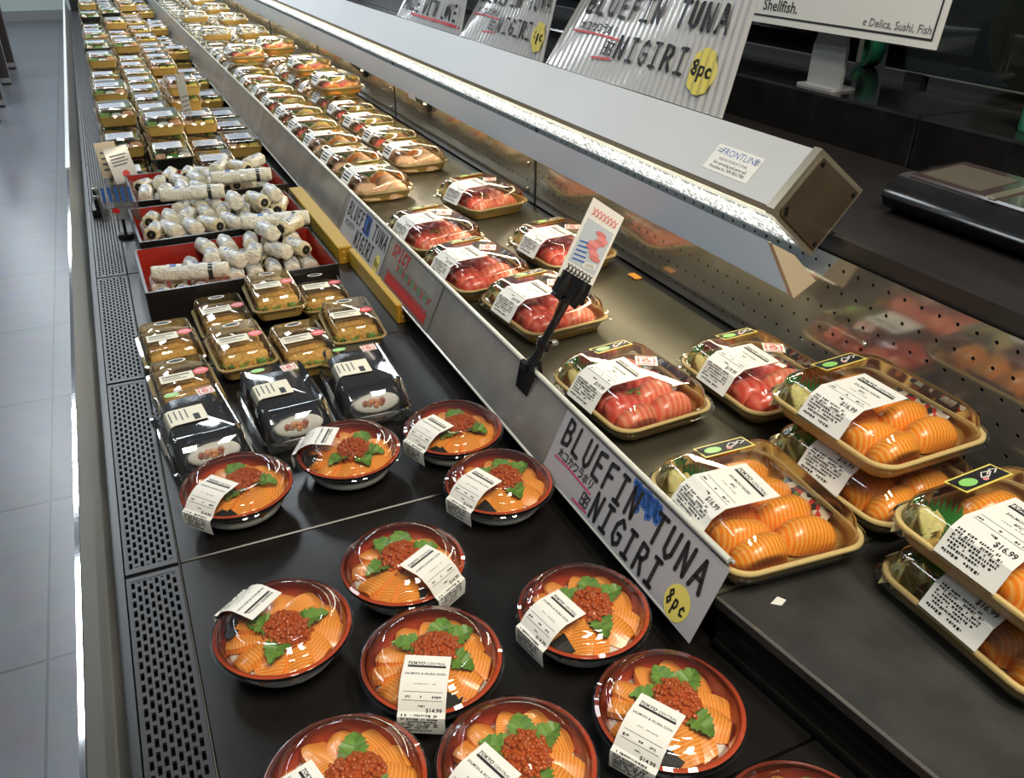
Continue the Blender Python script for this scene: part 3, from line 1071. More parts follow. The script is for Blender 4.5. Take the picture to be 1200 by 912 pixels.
def bluefin(p, mp, H, s=1.0, dx=0, m=(0, 1, 2), v0=None):
    """the hand lettered tuna board; s scales it"""
    v0 = H - .176 if v0 is None else v0
    mp0, sv = mp, .72
    mp = lambda u, v, l=0: mp0(u, v0 + (v - v0) * sv, l * 1.4 + .001)
    hand(p, 'BLUEFIN TUNA', dx + .06 * s, v0, .062 * s, .0100 * s, .047 * s, mp, m[0], .002, drop=-.000 * s)
    for k, g in enumerate(['j1', 'j2', 'j3', 'j4', 'j5', 'j6', 'j7']):
        for st in HW[g]:
            p.ribbon([(dx + (.07 + .024 * k + x * .021) * s, v0 + (.088 + (1 - y) * .026) * s) for x, y in st], .0035 * s, mp, m[0], .002)
    p.ribbon([(dx + .05 * s, v0 + .124 * s), (dx + .14 * s, v0 + .120 * s), (dx + .25 * s, v0 + .124 * s)], .006 * s, mp, m[1], .002)
    for st in HW['j8']:
        p.ribbon([(dx + (.20 + x * .042) * s, v0 + (.135 + (1 - y) * .036) * s) for x, y in st], .004 * s, mp, m[0], .002)
    p.ribbon([(dx + .175 * s, v0 + .188 * s), (dx + .25 * s, v0 + .180 * s)], .006 * s, mp, m[1], .002)
    hand(p, 'NIGIRI', dx + .255 * s, v0 + .112 * s, .062 * s, .0085 * s, .047 * s, mp, m[0], .002)
    nq = 24
    cx, cv, ru, rv = dx + .578 * s, v0 + .155 * s, .04 * s, .056 * s
    nq, nk = 56, 12
    p.add([mp(cx + ru * k / nk * cos(2 * pi * j / nq), cv + rv * k / nk * sin(2 * pi * j / nq), .0022) for k in range(1, nk + 1) for j in range(nq)],
          [tuple(range(nq))] + [(k * nq + j, k * nq + (j + 1) % nq, (k + 1) * nq + (j + 1) % nq, (k + 1) * nq + j) for k in range(nk - 1) for j in range(nq)], m[2])
    hand(p, '8pc', cx - .03 * s, cv - .024 * s, .036 * s, .005 * s, .021 * s, mp, m[0], .0025)


def draw_main(p, mp, H):
    bluefin(p, mp, H)


def draw_mid(p, mp, H):
    bluefin(p, mp, H, .86, -.02, v0=H - .146)


def draw_far(p, mp, H):
    hand(p, 'MADE WITH LOVE!', .03, H - .075, .042, .007, .036, mp, 0, .002)
    p.ribbon([(.12, H - .022), (.56, H - .02)], .008, mp, 1, .002)


poster('m', 'right-hand wavy poster hand lettered BLUEFIN TUNA NIGIRI with full yellow 8pc spot', 1.862, .662, draw_main)
poster('n', 'middle wavy poster hand lettered BLUEFIN TUNA, half behind the right-hand one', 2.40, .52, draw_mid)
poster('o', 'farthest wavy poster hand lettered LOVE with one red underline', 2.98, .58, draw_far)

# ------------------------------------------------------------------ price rail and its signs
R_T, R_B = Vector((.530, 0, .137)), Vector((.4865, 0, .038))
DN = (R_B - R_T)
RH = DN.length
DN.normalize()
RN = Vector((DN.z, 0, -DN.x))     # towards the aisle and up
if RN.x > 0:
    RN = -RN


def rail_map(y0):
    return lambda u, v, l=0: Vector((R_T.x, y0 - u, R_T.z)) + DN * v + RN * l


segs = [(.552, 2.128), (2.132, 3.65), (3.654, 5.2), (5.204, 6.7), (6.704, 8.4)]
for i, (a, c) in enumerate(segs):
    t = thing('price_rail', ['nearest length of grey price rail holding the tuna signs', 'second length of grey price rail, just past the first joint', 'third length of grey price rail along the far sushi',
                             'fourth length of grey price rail, second from the far end', 'farthest length of grey price rail at the end of the shelf'][i], 'price rail', (0, 0, 0), 0, 'price rails along the shelf front')
    b = MB()
    b.loft([[R_T + RN * .0 - DN * 0 + Vector((0, y, 0)), R_B + Vector((0, y, 0)), R_B - RN * .004 + Vector((0, y, 0)), R_T - RN * .004 + Vector((0, y, 0))] for y in (a + .03 if i == 0 else a, c)])
    b.build('rail_back', 'rail_grey', t, smooth=0)
    b = MB()
    b.tube([R_T + Vector((0, a, .001)), R_T + Vector((0, c, .001))], .0042, 10)
    b.tube([R_T + Vector((.007, a, -.004)), R_T + Vector((.007, c, -.004))], .0022, 8)
    b.tube([R_B + Vector((0, a + .03 if i == 0 else a, 0)), R_B + Vector((0, c, 0))], .0025, 8)
    b.build('rail_lip', 'rail_clear', t)
    if i == 0:
        b = MB()
        mp = rail_map(.582)
        b.add([mp(u, v, l) for l in (.0, -.003) for v in (0, .045) for u in (0, .03)], [(0, 2, 3, 1), (4, 5, 7, 6), (0, 1, 5, 4), (2, 6, 7, 3), (0, 4, 6, 2), (1, 3, 7, 5)])
        b.build('clear_end', 'wrap_film', t, smooth=0)


def sign(label, y_far, Lg, Hh, v0, draw, paper='card_white', lift=.0012, skew=0.0, cat='sign'):
    t = thing('rail_sign', label, cat, (0, 0, 0), 0, 'signs slotted in the price rail')
    base = rail_map(y_far)
    mp = lambda u, v, l=0: base(u - skew * v, v + v0, l + lift)
    b = MB()
    b.add([mp(u, v, l) for l in (0, .0008) for v in (0, Hh) for u in (0, Lg)], [(0, 2, 3, 1), (4, 5, 7, 6), (0, 1, 5, 4), (2, 6, 7, 3), (0, 4, 6, 2), (1, 3, 7, 5)])
    b.build('sign_card', paper, t, smooth=0)
    p = MB()
    draw(p, lambda u, v, l=0: mp(u, v, .001 + l * .3))
    p.build('sign_lettering', ['ink', 'magenta_ink', 'yellow_ink', 'blue_ink', 'red_ink', 'green_ink'], t, smooth=0)
    return t


def draw_rail_tuna(p, mp):
    rnd = random.Random(4)
    for k in range(13):   # blue marker patch behind the middle letters
        u = .190 + .0048 * k
        p.ribbon([(u, .003 + .003 * rnd.random()), (u + .010, .018 + .022 * rnd.random() * (1 - k / 18))], .008, mp, 3, .0003)
    hand(p, 'BLUEFIN TUNA', .018, .006, .038, .0062, .0292, mp, 0, .002, drop=.0006)
    for k, g in enumerate(['j1', 'j2', 'j3', 'j4', 'j5', 'j6', 'j7']):
        for st in HW[g]:
            p.ribbon([(.022 + .0145 * k + x * .0125, .050 + (1 - y) * .013) for x, y in st], .0019, mp, 0, .002)
    p.ribbon([(.018, .067), (.06, .0655), (.122, .068)], .0028, mp, 1, .0015)
    for st in HW['j8']:
        p.ribbon([(.108 + x * .020, .0725 + (1 - y) * .017) for x, y in st], .0022, mp, 0, .002)
    p.ribbon([(.092, .0945), (.13, .093)], .003, mp, 1, .0015)
    hand(p, 'NIGIRI', .136, .056, .036, .0062, .0280, mp, 0, .002, drop=.0004)
    p.disc(.338, .080, .022, .0225, mp, 2, .001, 28)
    hand(p, '8pc', .321, .070, .019, .0029, .0125, mp, 0, .0025)


def draw_rail_second(p, mp):
    rnd = random.Random(9)
    for k in range(6):
        p.ribbon([(.15 + .008 * k, .006), (.16 + .008 * k, .045)], .009, mp, 3, .0003)
    hand(p, 'BLUEFIN TUNA', .016, .008, .034, .0048, .0265, mp, 0, .002)
    hand(p, 'NIGIRI', .12, .055, .034, .0048, .025, mp, 0, .002)
    for k, g in enumerate(['j1', 'j2', 'j3', 'j5', 'j7']):
        for st in HW[g]:
            p.ribbon([(.02 + .016 * k + x * .013, .052 + (1 - y) * .013) for x, y in st], .0019, mp, 0, .002)
    p.disc(.305, .078, .02, .02, mp, 2, .001, 24)
    hand(p, '8pc', .29, .069, .017, .0026, .0115, mp, 0, .0025)


def draw_rail_red(p, mp):
    hand(p, 'SPICY', .012, .006, .026, .0042, .022, mp, 4, .002)
    rnd = random.Random(5)
    for k in range(16):
        u = .06 + .013 * k
        p.ribbon([(u, .036 + .004 * rnd.random()), (u + .008, .058 - .006 * rnd.random()), (u + .014, .040)], .0028, mp, 5 if k % 3 else 4, .002)
    for k in range(19):
        u = .02 + .0135 * k
        p.ribbon([(u, .066 + .003 * rnd.random()), (u + .003, .094), (u + .010, .070), (u + .012, .092)], .0036, mp, 4, .002)


sign('nearest rail sign, white card lettered BLUEFIN TUNA NIGIRI with yellow 8pc spot', .925, .380, .104, .006, draw_rail_tuna)
sign('second rail sign, smaller BLUEFIN TUNA card with a blue patch beside the rail joint', 2.095, .335, .098, .006, draw_rail_second)
sign('pale rail sign with red and green handwriting between the two tuna cards', 1.735, .30, .100, .005, draw_rail_red, paper='rail_grey')

# yellow risers under the rail
for (x0, y0, y1, lab) in ((.452, 1.978, 2.55, 'farther yellow wooden riser under the price rail'), (.474, 1.585, 1.962, 'nearer yellow wooden riser under the price rail')):
    t = thing('wooden_riser', lab, 'riser', (x0, y0, 0), 0, 'yellow risers under the rail')
    b = MB()
    b.box(0, .042, 0.002, y1 - y0, 0, .043, 0, bev=.002)
    b.build('riser_beam', 'yellow_wood', t, smooth=30)
    b = MB()
    b.box(.001, .041, -.001, .002, .001, .041)
    for px in (.013, .029):
        for pz in (.013, .029):
            b.lathe([(.004, 0), (.0035, .0015), (.0005, .002)], 10, mi=1, T=Matrix.Translation((px, -.001, pz)) @ Matrix.Rotation(pi / 2, 4, 'X'))
    b.build('riser_end', ['yellow_end', 'tray_gold'], t, smooth=30)

# ================================================================== FOOD: shared pieces
def nigiri_mesh(name, mt, L=.066, W=.040, H=.026, seed=0, bend=.25):
    rnd = random.Random(seed)
    b = MB()
    rings = []
    n = 14
    ph = rnd.random() * 6
    for i in range(n + 1):
        t = -1 + 2 * i / n
        s = max(.05, (1 - abs(t) ** 3.2)) ** .55
        hh = H * (1 - bend * t * t) * (.45 + .55 * s)
        ww = W / 2 * s * (1 + .05 * sin(3 * t + ph))
        ring = []
        for k in range(12):
            a = pi * k / 11
            x = ww * cos(a)
            z = hh * (sin(a) ** .75)
            ring.append((t * L / 2, x + .002 * sin(2.2 * t + ph), z * (1 + .03 * sin(5 * a + ph))))
        rings.append(ring)
    b.loft(rings)
    me = b.build(name, mt, None, smooth=70)
    m = me.data
    bpy.data.objects.remove(me)
    return m


SAL = [nigiri_mesh('salmon_nigiri', 'salmon', seed=i) for i in range(3)]
TUN = [nigiri_mesh('tuna_nigiri', 'tuna', seed=10 + i) for i in range(2)] + [nigiri_mesh('fatty_tuna_nigiri', 'fatty_tuna', seed=20 + i) for i in range(2)]
WHF = nigiri_mesh('white_fish_nigiri', 'white_fish', seed=31)
PRW = nigiri_mesh('prawn_nigiri', 'prawn', seed=33)
SQD = nigiri_mesh('squid_nigiri', 'squid', seed=35)
EGG = nigiri_mesh('egg_nigiri', 'egg', seed=36, bend=.1)


def ginger_mesh():
    b = MB()
    rnd = random.Random(3)
    for k in range(7):
        cx, cy = rnd.uniform(-.014, .014), rnd.uniform(-.014, .014)
        a = rnd.random() * 6
        rings = []
        for i in range(6):
            t = i / 5
            ring = [(cx + (.016 * t) * cos(a + 2 * pi * j / 9) * (1 + .3 * sin(3 * j + k)), cy + (.014 * t) * sin(a + 2 * pi * j / 9), .016 + .003 * k / 2 - .012 * t * t + .003 * sin(4 * j + k)) for j in range(9)]
            rings.append(ring)
        b.loft(rings, True, False)
    return temp_mesh(b, 'pickled_ginger', 'ginger', 80)


def baran_mesh():
    """green comb-cut divider leaf, upright"""
    b = MB()
    n = 7
    W, H = .042, .030
    top = []
    for k in range(n):
        top += [(-W / 2 + W * k / n, .012), (-W / 2 + W * (k + .5) / n, H * (1 - .1 * abs(k - n / 2)))]
    top.append((W / 2, .012))
    out = [(-W / 2, 0)] + top + [(W / 2, 0)]
    for y in (0, .0012):
        b.add([(x, y + .25 * z, z) for x, z in out], [tuple(range(len(out)))[::(1 if y else -1)]])
    k0 = len(out)
    b.f += [[i, (i + 1) % k0, k0 + (i + 1) % k0, k0 + i] for i in range(k0)]
    b.m += [0] * k0
    return temp_mesh(b, 'leaf_divider', 'baran', 0)


def packet_mesh():
    b = MB()
    b.loft([rr(.020 * s, .088 * q, .002, z) for s, q, z in ((.9, .97, 0), (1, 1, .0008), (.75, .85, .004), (.4, .6, .0055))])
    return temp_mesh(b, 'sauce_packet', 'packet')


GIN, BAR, PKT = ginger_mesh(), baran_mesh(), packet_mesh()


def tray_base(W, D, H=.030):
    b = MB()
    R = [(W - .040, D - .040, .022, 0), (W - .030, D - .030, .026, .004), (W - .012, D - .012, .030, H - .003), (W, D, .034, H - .003), (W, D, .034, H - .0005), (W - .002, D - .002, .033, H + .001),
         (W - .011, D - .011, .030, H + .001), (W - .014, D - .014, .029, H - .002), (W - .032, D - .032, .024, .008), (W - .040, D - .040, .022, .0055)]
    mis = [0, 0, 0, 1, 1, 1, 1, 0, 0]
    b.loft([rr(w_, d_, r_, z, 6) for w_, d_, r_, z in R], mis=mis)
    return b


def tray_lid(W, D, H=.030, top=.068):
    b = MB()
    R = [(W + .010, D + .010, .036, H - .0085), (W + .010, D + .010, .036, H - .006), (W + .003, D + .003, .034, H - .005), (W + .003, D + .003, .034, H + .0022), (W - .010, D - .010, .030, H + .0028), (W - .016, D - .016, .028, H + .004),
         (W - .022, D - .022, .027, top - .017), (W - .027, D - .027, .026, top - .012), (W - .052, D - .052, .022, top - .0012), (W - .060, D - .060, .02, top)]
    b.loft([rr(w_, d_, r_, z, 6) for w_, d_, r_, z in R], cap0=False)
    # beaded flange
    n = 120
    ring = rr(W + .010, D + .010, .036, H - .0075, 6)
    return b


def tray_path(W, top=.068, H=.030):
    a = W / 2
    return [(-.008, top + .0006), (a - .030, top + .0006), (a - .0130, top - .0098), (a - .0095, top - .0165), (a + .0064, H - .004), (a + .0066, H - .024)]


def logo_sticker(parent, x, y, z, rz, tilt, W=.076, D=.026):
    T = Matrix.Translation((x, y, z)) @ Matrix.Rotation(rz, 4, 'Z') @ Matrix.Rotation(tilt, 4, 'X')
    mp = lambda u, v, l=0: T @ Vector((u, -v, l))
    b = MB()
    b.add([mp(u, v, l) for l in (0, .0005) for v in (-D / 2, D / 2) for u in (-W / 2, W / 2)], [(0, 2, 3, 1), (4, 5, 7, 6), (0, 1, 5, 4), (2, 6, 7, 3), (0, 4, 6, 2), (1, 3, 7, 5)], 0)
    b.quad(-W / 2 + .0025, W / 2 - .0025, -D / 2 + .0025, D / 2 - .0025, mp, 1, .0008)
    b.disc(-W * .24, .001, .0125, .0075, mp, 2, .0011, 24)
    b.disc(W * .05, .006, .004, .0028, mp, 3, .0011, 12)
    for st in ([(.0, .002), (.010, -.006), (.022, -.003), (.012, .003), (.0, .002)], [(.012, .0), (.024, -.006), (.032, -.003), (.022, .002)], [(.004, .006), (.014, .002)]):
        b.ribbon([(p[0] + .002, p[1]) for p in st], .0013, mp, 4, .0011)
    return b.build('logo_sticker', ['border_yellow', 'ink', 'sticker_green', 'pink_ink', 'paper'], parent, smooth=0)


def promo_sticker(parent, x, y, z, rz, s=.034):
    T = Matrix.Translation((x, y, z)) @ Matrix.Rotation(rz, 4, 'Z')
    mp = lambda u, v, l=0: T @ Vector((u, -v, l))
    b = MB()
    b.add([mp(u, v, l) for l in (0, .0005) for v in (-s * .45, s * .45) for u in (-s / 2, s / 2)], [(0, 2, 3, 1), (4, 5, 7, 6), (0, 1, 5, 4), (2, 6, 7, 3), (0, 4, 6, 2), (1, 3, 7, 5)], 0)
    b.ribbon([(s * .18 * cos(a), s * .18 * sin(a)) for a in [i * .6 for i in range(10)]], s * .07, mp, 1, .0009)
    b.ribbon([(-s * .12, s * .05), (s * .02, -s * .1), (s * .12, s * .08)], s * .07, mp, 1, .0009)
    for v in (-.34, .34):
        for k in range(6):
            b.quad(s * (-.4 + .135 * k), s * (-.3 + .135 * k), s * v - s * .05, s * v + s * .05, mp, 1, .0009)
    for u in (-.36, .36):
        b.quad(s * u - s * .04, s * u + s * .04, -s * .2, s * .2, mp, 1, .0009)
    return b.build('promo_sticker', ['paper', 'sticker_red'], parent, smooth=0)


# ------------------------------------------------------------------ salmon nigiri tray
def salmon_tray():
    W, D = .196, .222
    t = thing('salmon_nigiri_tray', 'x', 'sushi tray', group='clear-lidded salmon nigiri trays')
    tray_base(W, D).build('tray_base', ['tray_gold', 'tray_rim'], t, smooth=50)
    tray_lid(W, D).build('lid', 'lid', t, smooth=50)
    spots = [(.032, .072, -.25), (.037, .030, -.30), (.036, -.014, -.22), (.036, -.060, -.12), (-.028, .036, .22), (-.034, .002, -.1), (-.038, -.034, -.2), (-.034, -.069, .03)]
    for i, (x, y, r) in enumerate(spots):
        put('salmon_nigiri', SAL[i % 3], t, (x, y, .008), (radians(5 * (-1) ** i), radians(-8 if x > 0 else 8), r + (pi if i % 2 else 0)), (1.20, 1.20, 1.38))
    put('pickled_ginger', GIN, t, (-.062, .080, .008), None, (1.05, 1.05, 1.3))
    put('leaf_divider', BAR, t, (-.030, .086, .010), (0, 0, -.9), (1, 1, 1.25))
    put('leaf_divider', BAR, t, (-.066, .046, .010), (0, 0, .35), (.85, 1, 1.1))
    put('sauce_packet', PKT, t, (.076, -.005, .024), (0, -.75, .05))
    price_label(t, tray_path(W), pi, .074, .125, ['SALMON NIGIRI', '8PC'], '$16.99', 3)
    logo_sticker(t, .004, .0800, .0672, .06, -.13, .078, .029)
    return Proto(t)


sal = salmon_tray()
sal.place((.636, .640, .09), radians(-5), 'salmon nigiri tray by itself at the near end of the price rail')
sal.place((.842, .648, .09), radians(2), 'lower tray of the left salmon nigiri stack, mostly hidden under another', 'clear-lidded salmon nigiri trays')
sal.place((.850, .668, .1590), radians(0), 'upper tray of the left salmon nigiri stack, in front of the perforated wall')
sal.place((.788, .388, .085), radians(-2), 'lower tray of the right-edge salmon stack, price label hanging low')
sal.place((.794, .396, .1540), radians(-1), 'upper tray of the right-edge salmon stack, cut off by the frame')


# ------------------------------------------------------------------ tuna trays
def tuna_tray(kind):
    W, D = .180, .214
    rnd = random.Random(kind)
    t = thing('tuna_nigiri_tray', 'x', 'sushi tray', group='clear-lidded tuna trays')
    tray_base(W, D).build('tray_base', ['tray_gold', 'tray_rim'], t, smooth=50)
    tray_lid(W, D).build('lid', 'lid', t, smooth=50)
    if kind == 0:      # big slices
        spots = [(.030, .066, -.3, 0), (.032, .024, -.35, 1), (.034, -.020, -.2, 2), (.034, -.063, -.1, 2), (-.026, .034, .2, 0), (-.032, .0, -.1, 1), (-.034, -.034, -.2, 0), (-.032, -.065, .02, 1)]
    else:
        spots = [(.028, .066, -.15, 3), (.034, .026, -.2, 0), (.030, -.016, -.1, 3), (.034, -.058, -.05, 2), (-.026, .036, .1, 1), (-.034, .0, 0, 0), (-.034, -.034, -.1, 1), (-.032, -.065, .02, 3)]
    for i, (x, y, r, k) in enumerate(spots):
        put('tuna_nigiri' if k < 2 else 'fatty_tuna_nigiri', TUN[k], t, (x, y, .008), (radians(4 * (-1) ** i), radians(-7 if x > 0 else 7), r + (pi if i % 2 else 0)), (1.13, 1.16, 1.34))
    put('pickled_ginger', GIN, t, (-.056, .078, .008), None, (.95, .95, 1.2))
    put('leaf_divider', BAR, t, (-.026, .082, .010), (0, 0, -.7), (.9, 1, 1.2))
    put('sauce_packet', PKT, t, (.070, .020, .022), (0, -.75, .05))
    if kind == 1:
        b = MB()
        for (cx, cy) in ((-.034, -.07), (-.01, -.02), (.03, .03)):
            for k in range(14):
                x, y = cx + rnd.gauss(0, .007), cy + rnd.gauss(0, .006)
                b.box(x, x + .006, y, y + .0018, .036 + .002 * rnd.random(), .038 + .002 * rnd.random(), T=None)
        b.build('chopped_onion', 'salad', t, smooth=0)
    price_label(t, tray_path(W), pi, .070, .122, ['TUNA NIGIRI', '8PC'], '$19.99', 5 + kind)
    logo_sticker(t, .012, .0765, .0672, .05, -.13, .07, .026)
    promo_sticker(t, .032, .008, .0685, radians(-32))
    return Proto(t)


tu0, tu1 = tuna_tray(0), tuna_tray(1)
tu1.place((.655, .958, .09), radians(3), 'tuna tray right of the black card clip, first behind the lone salmon tray', 'clear-lidded tuna trays')
tu0.place((.676, 1.300, .09), radians(5), 'tuna tray directly behind the tall picture card', 'clear-lidded tuna trays')
tu0.place((.634, 1.528, .09), radians(6), 'tuna tray next to the rail, second behind the picture card', 'clear-lidded tuna trays')
tu1.place((.634, 1.782, .09), radians(6), 'tuna tray next to the rail, farthest one before the sushi columns', 'clear-lidded tuna trays')
tu0.place((.860, 1.575, .09), radians(5), 'tuna tray by the back wall, partly hidden by the picture card', 'clear-lidded tuna trays')
tu1.place((.846, 2.000, .09), radians(9), 'farthest tuna tray, by the back wall with chopped onion', 'clear-lidded tuna trays')
tu0.place((.868, .915, .09), radians(0), 'tuna tray wedged behind the left salmon stack', 'clear-lidded tuna trays')


# ------------------------------------------------------------------ assorted sushi trays in two columns
def sushi_tray(kind):
    W, D = .170, .218
    rnd = random.Random(40 + kind)
    t = thing('assorted_sushi_tray', 'x', 'sushi tray', group='sushi trays in columns along the shelf')
    tray_base(W, D).build('tray_base', ['tray_gold', 'tray_rim'], t, smooth=50)
    tray_lid(W, D).build('lid', 'lid', t, smooth=50)
    sets = [[WHF, WHF, WHF, WHF, WHF, WHF, WHF, SAL[0]], [SAL[0], SAL[1], TUN[0], TUN[1], WHF, PRW, SQD, EGG], [SQD, EGG, SQD, PRW, EGG, SQD, SAL[2], SQD]][kind]
    names = {WHF: 'white_fish_nigiri', SQD: 'squid_nigiri', EGG: 'egg_nigiri', PRW: 'prawn_nigiri'}
    spots = [(-.036, -.076), (.036, -.076), (-.036, -.034), (.036, -.034), (-.036, .008), (.036, .008), (-.03, .05), (.036, .05)]
    for i, (x, y) in enumerate(spots):
        m = sets[i]
        nm = names.get(m, 'salmon_nigiri' if m in SAL else 'tuna_nigiri')
        put(nm, m, t, (x, y, .008), (0, radians(-7 if x > 0 else 7), rnd.uniform(-.25, .25)), (1.10, 1.14, 1.28))
    put('leaf_divider', BAR, t, (-.01, .078, .010), (0, 0, .1), (1.5, 1, 1.2))
    put('pickled_ginger', GIN, t, (.05, .084, .008), None, (.8, .8, 1.2))
    price_label(t, tray_path(W), pi, .062, .11, [], '', 2, small=True)
    logo_sticker(t, .01, .0780, .0672, .05, -.13, .062, .022)
    return Proto(t)


su = [sushi_tray(i) for i in range(3)]


def mini_tray():
    """sushi tray for the far end: base, lid, label and one mixed filling"""
    t = thing('roll_tray', 'x', 'sushi tray', group='sushi trays in columns along the shelf')
    W, D = .165, .20
    b = MB()
    b.loft([rr(W - .03, D - .03, .02, 0, 3), rr(W, D, .03, .027, 3), rr(W, D, .03, .030, 3), rr(W - .016, D - .016, .025, .030, 3), rr(W - .03, D - .03, .02, .008, 3)], mis=[0, 1, 1, 0])
    b.build('tray_base', ['tray_gold', 'tray_rim'], t)
    b = MB()
    b.loft([rr(W + .006, D + .006, .03, .026, 3), rr(W, D, .03, .031, 3), rr(W - .016, D - .016, .026, .033, 3), rr(W - .04, D - .04, .02, .056, 3), rr(W - .05, D - .05, .02, .059, 3)], cap0=False)
    b.build('lid', 'lid', t)
    b = MB()
    k = 0
    for j in range(4):
        for i in range(3):
            T = Matrix.Translation(((i - 1) * .045, (j - 1.5) * .042, .008))
            b.lathe([(.0195, 0), (.0205, .012), (.019, .027), (.014, .030), (.001, .0305)], 10, mis=[3, 0, 0, 1 + (k * 7) % 3 if True else 0], T=T)
            k += 1
    b.build('sushi_rolls', ['rice', 'egg', 'prawn', 'nori'], t)
    price_label(t, [(-.01, .0596), (W / 2 - .024, .0596), (W / 2 - .008, .034), (W / 2 + .004, .01)], pi, .06, .09, [], '', 3, small=True)
    return Proto(t)


mn = mini_tray()
rnd = random.Random(11)
for col, (x, y0, n, kinds, nm) in enumerate(((.629, 2.245, 25, [0, 0, 0, 1, 1, 1, 1, 2, 1, 2, 2, 1], 'column by the rail'), (.823, 2.475, 25, [0, 1, 1, 1, 1, 0, 1, 1, 2, 1, 1, 2], 'column by the wall'))):
    y = y0
    for i in range(n):
        rz = radians(rnd.uniform(1, 4)) if i < 12 else radians(rnd.uniform(-3, 4))
        lab = '%s sushi tray from the near end, %s, %s' % (ORD[i], nm, ['pale fish', 'mixed nigiri', 'squid nigiri'][kinds[i]] if i < 12 else 'small rolls')
        pr = su[kinds[i]] if i < 12 else mn
        xx = x + rnd.uniform(-.006, .006)
        pr.place((xx, y, .09), rz, lab, 'sushi trays in columns along the shelf')
        if (col == 1 and i in (4, 6, 9, 12, 15, 18, 21)) or (col == 0 and i in (9, 13, 17)):
            pr2 = su[1] if i < 12 else mn
            pr2.place((xx + .006, y - .01, .1592 if i < 12 else .1515), rz + .05, 'sushi tray stacked on top of the %s one, %s' % (ORD[i], nm), 'sushi trays in columns along the shelf')
        y += .232 if i < 12 else .236


# ================================================================== RICE BOWLS
def slice_mesh(seed):
    rnd = random.Random(seed)
    b = MB()
    nu, nv = 8, 6
    L, W = .060, .036
    top, bot = [], []
    ph = rnd.random() * 6
    for j in range(nv + 1):
        for i in range(nu + 1):
            t, s = -1 + 2 * i / nu, -1 + 2 * j / nv
            w_ = (1 - .35 * abs(t) ** 2.5)
            x = t * L / 2
            y = s * W / 2 * w_
            z = .0075 * (1 - .6 * s * s) * (1 - .35 * t * t) + .0012 * sin(3 * s + ph) - .003 * t
            top.append((x, y, z + .003))
            bot.append((x * .98, y * .96, z - .0045))
    n = nu + 1
    fs = [(j * n + i, j * n + i + 1, (j + 1) * n + i + 1, (j + 1) * n + i) for j in range(nv) for i in range(nu)]
    b.add(top, fs)
    b.add(bot, [f[::-1] for f in fs])
    k = len(top)
    rim = [i for i in range(n)] + [j * n + nu for j in range(1, nv + 1)] + [nv * n + i for i in range(nu - 1, -1, -1)] + [j * n for j in range(nv - 1, 0, -1)]
    for a, c in zip(rim, rim[1:] + rim[:1]):
        b.f.append([a, a + k, c + k, c])
        b.m.append(0)
    return temp_mesh(b, 'salmon_slice', 'salmon_bowl', 60)


SLI = [slice_mesh(i) for i in range(3)]


def leaf_mesh():
    b = MB()
    L, W = .052, .036
    n = 18
    ctr, le, ri = [], [], []
    for i in range(n + 1):
        t = i / n
        wd = W / 2 * (sin(pi * min(1, t * .93 + .07)) ** .8) * (1 if i % 2 else .74)
        z = .010 * sin(t * pi * .9) + .002
        ctr.append((t * L, 0, z))
        le.append((t * L + .003, wd, z + .006 + .002 * sin(i * 1.7)))
        ri.append((t * L + .003, -wd, z + .005 + .002 * cos(i * 1.3)))
    vs = le + ctr + ri
    k = n + 1
    fs = [(i, k + i, k + i + 1, i + 1) for i in range(n)] + [(k + i, 2 * k + i, 2 * k + i + 1, k + i + 1) for i in range(n)]
    b.add(vs, fs)
    b.add([(x, y, z - .0006) for x, y, z in vs], [f[::-1] for f in fs])
    return temp_mesh(b, 'shiso_leaf', 'leaf', 30)


LEAF = leaf_mesh()
ico = None


def roe_mesh(seed):
    rnd = random.Random(seed)
    b = MB()
    import bmesh
    bm = bmesh.new()
    bmesh.ops.create_icosphere(bm, subdivisions=1, radius=1)
    vs = [v.co.copy() for v in bm.verts]
    fs = [tuple(v.index for v in f.verts) for f in bm.faces]
    bm.free()
    for k in range(190):
        a = rnd.random() * 2 * pi
        r = sqrt(rnd.random())
        x, y = .0245 * r * cos(a), .0195 * r * sin(a)
        z = .014 * (1 - r * r) ** .6 + rnd.uniform(-.001, .0012)
        s = .0025 * rnd.uniform(.85, 1.1)
        b.add([(x + s * v.x, y + s * v.y, z + s * v.z) for v in vs], fs)
    b.lathe([(.0235, -.004), (.0235, .001), (.018, .008), (.009, .012), (.0005, .0135)], 16, T=Matrix.Scale(.8, 4, (0, 1, 0)))
    return temp_mesh(b, 'salmon_roe', 'roe', 80)


ROE = [roe_mesh(1), roe_mesh(2)]


def rice_mesh():
    b = MB()
    b.lathe([(.062, .012), (.068, .022), (.064, .029), (.045, .032), (.02, .033), (.0005, .033)], 32)
    return temp_mesh(b, 'rice_bed', 'rice', 80)


RICE = rice_mesh()


def nori_mesh():
    b = MB()
    rings = []
    for i in range(6):
        t = i / 5
        rings.append([(t * .028, -.011, .004 * sin(4 * t)), (t * .028, .011, .004 * sin(4 * t + 1)), (t * .028, .011, .004 * sin(4 * t + 1) + .001), (t * .028, -.011, .004 * sin(4 * t) + .001)])
    b.loft(rings)
    return temp_mesh(b, 'nori_strip', 'nori', 30)


NORI = nori_mesh()


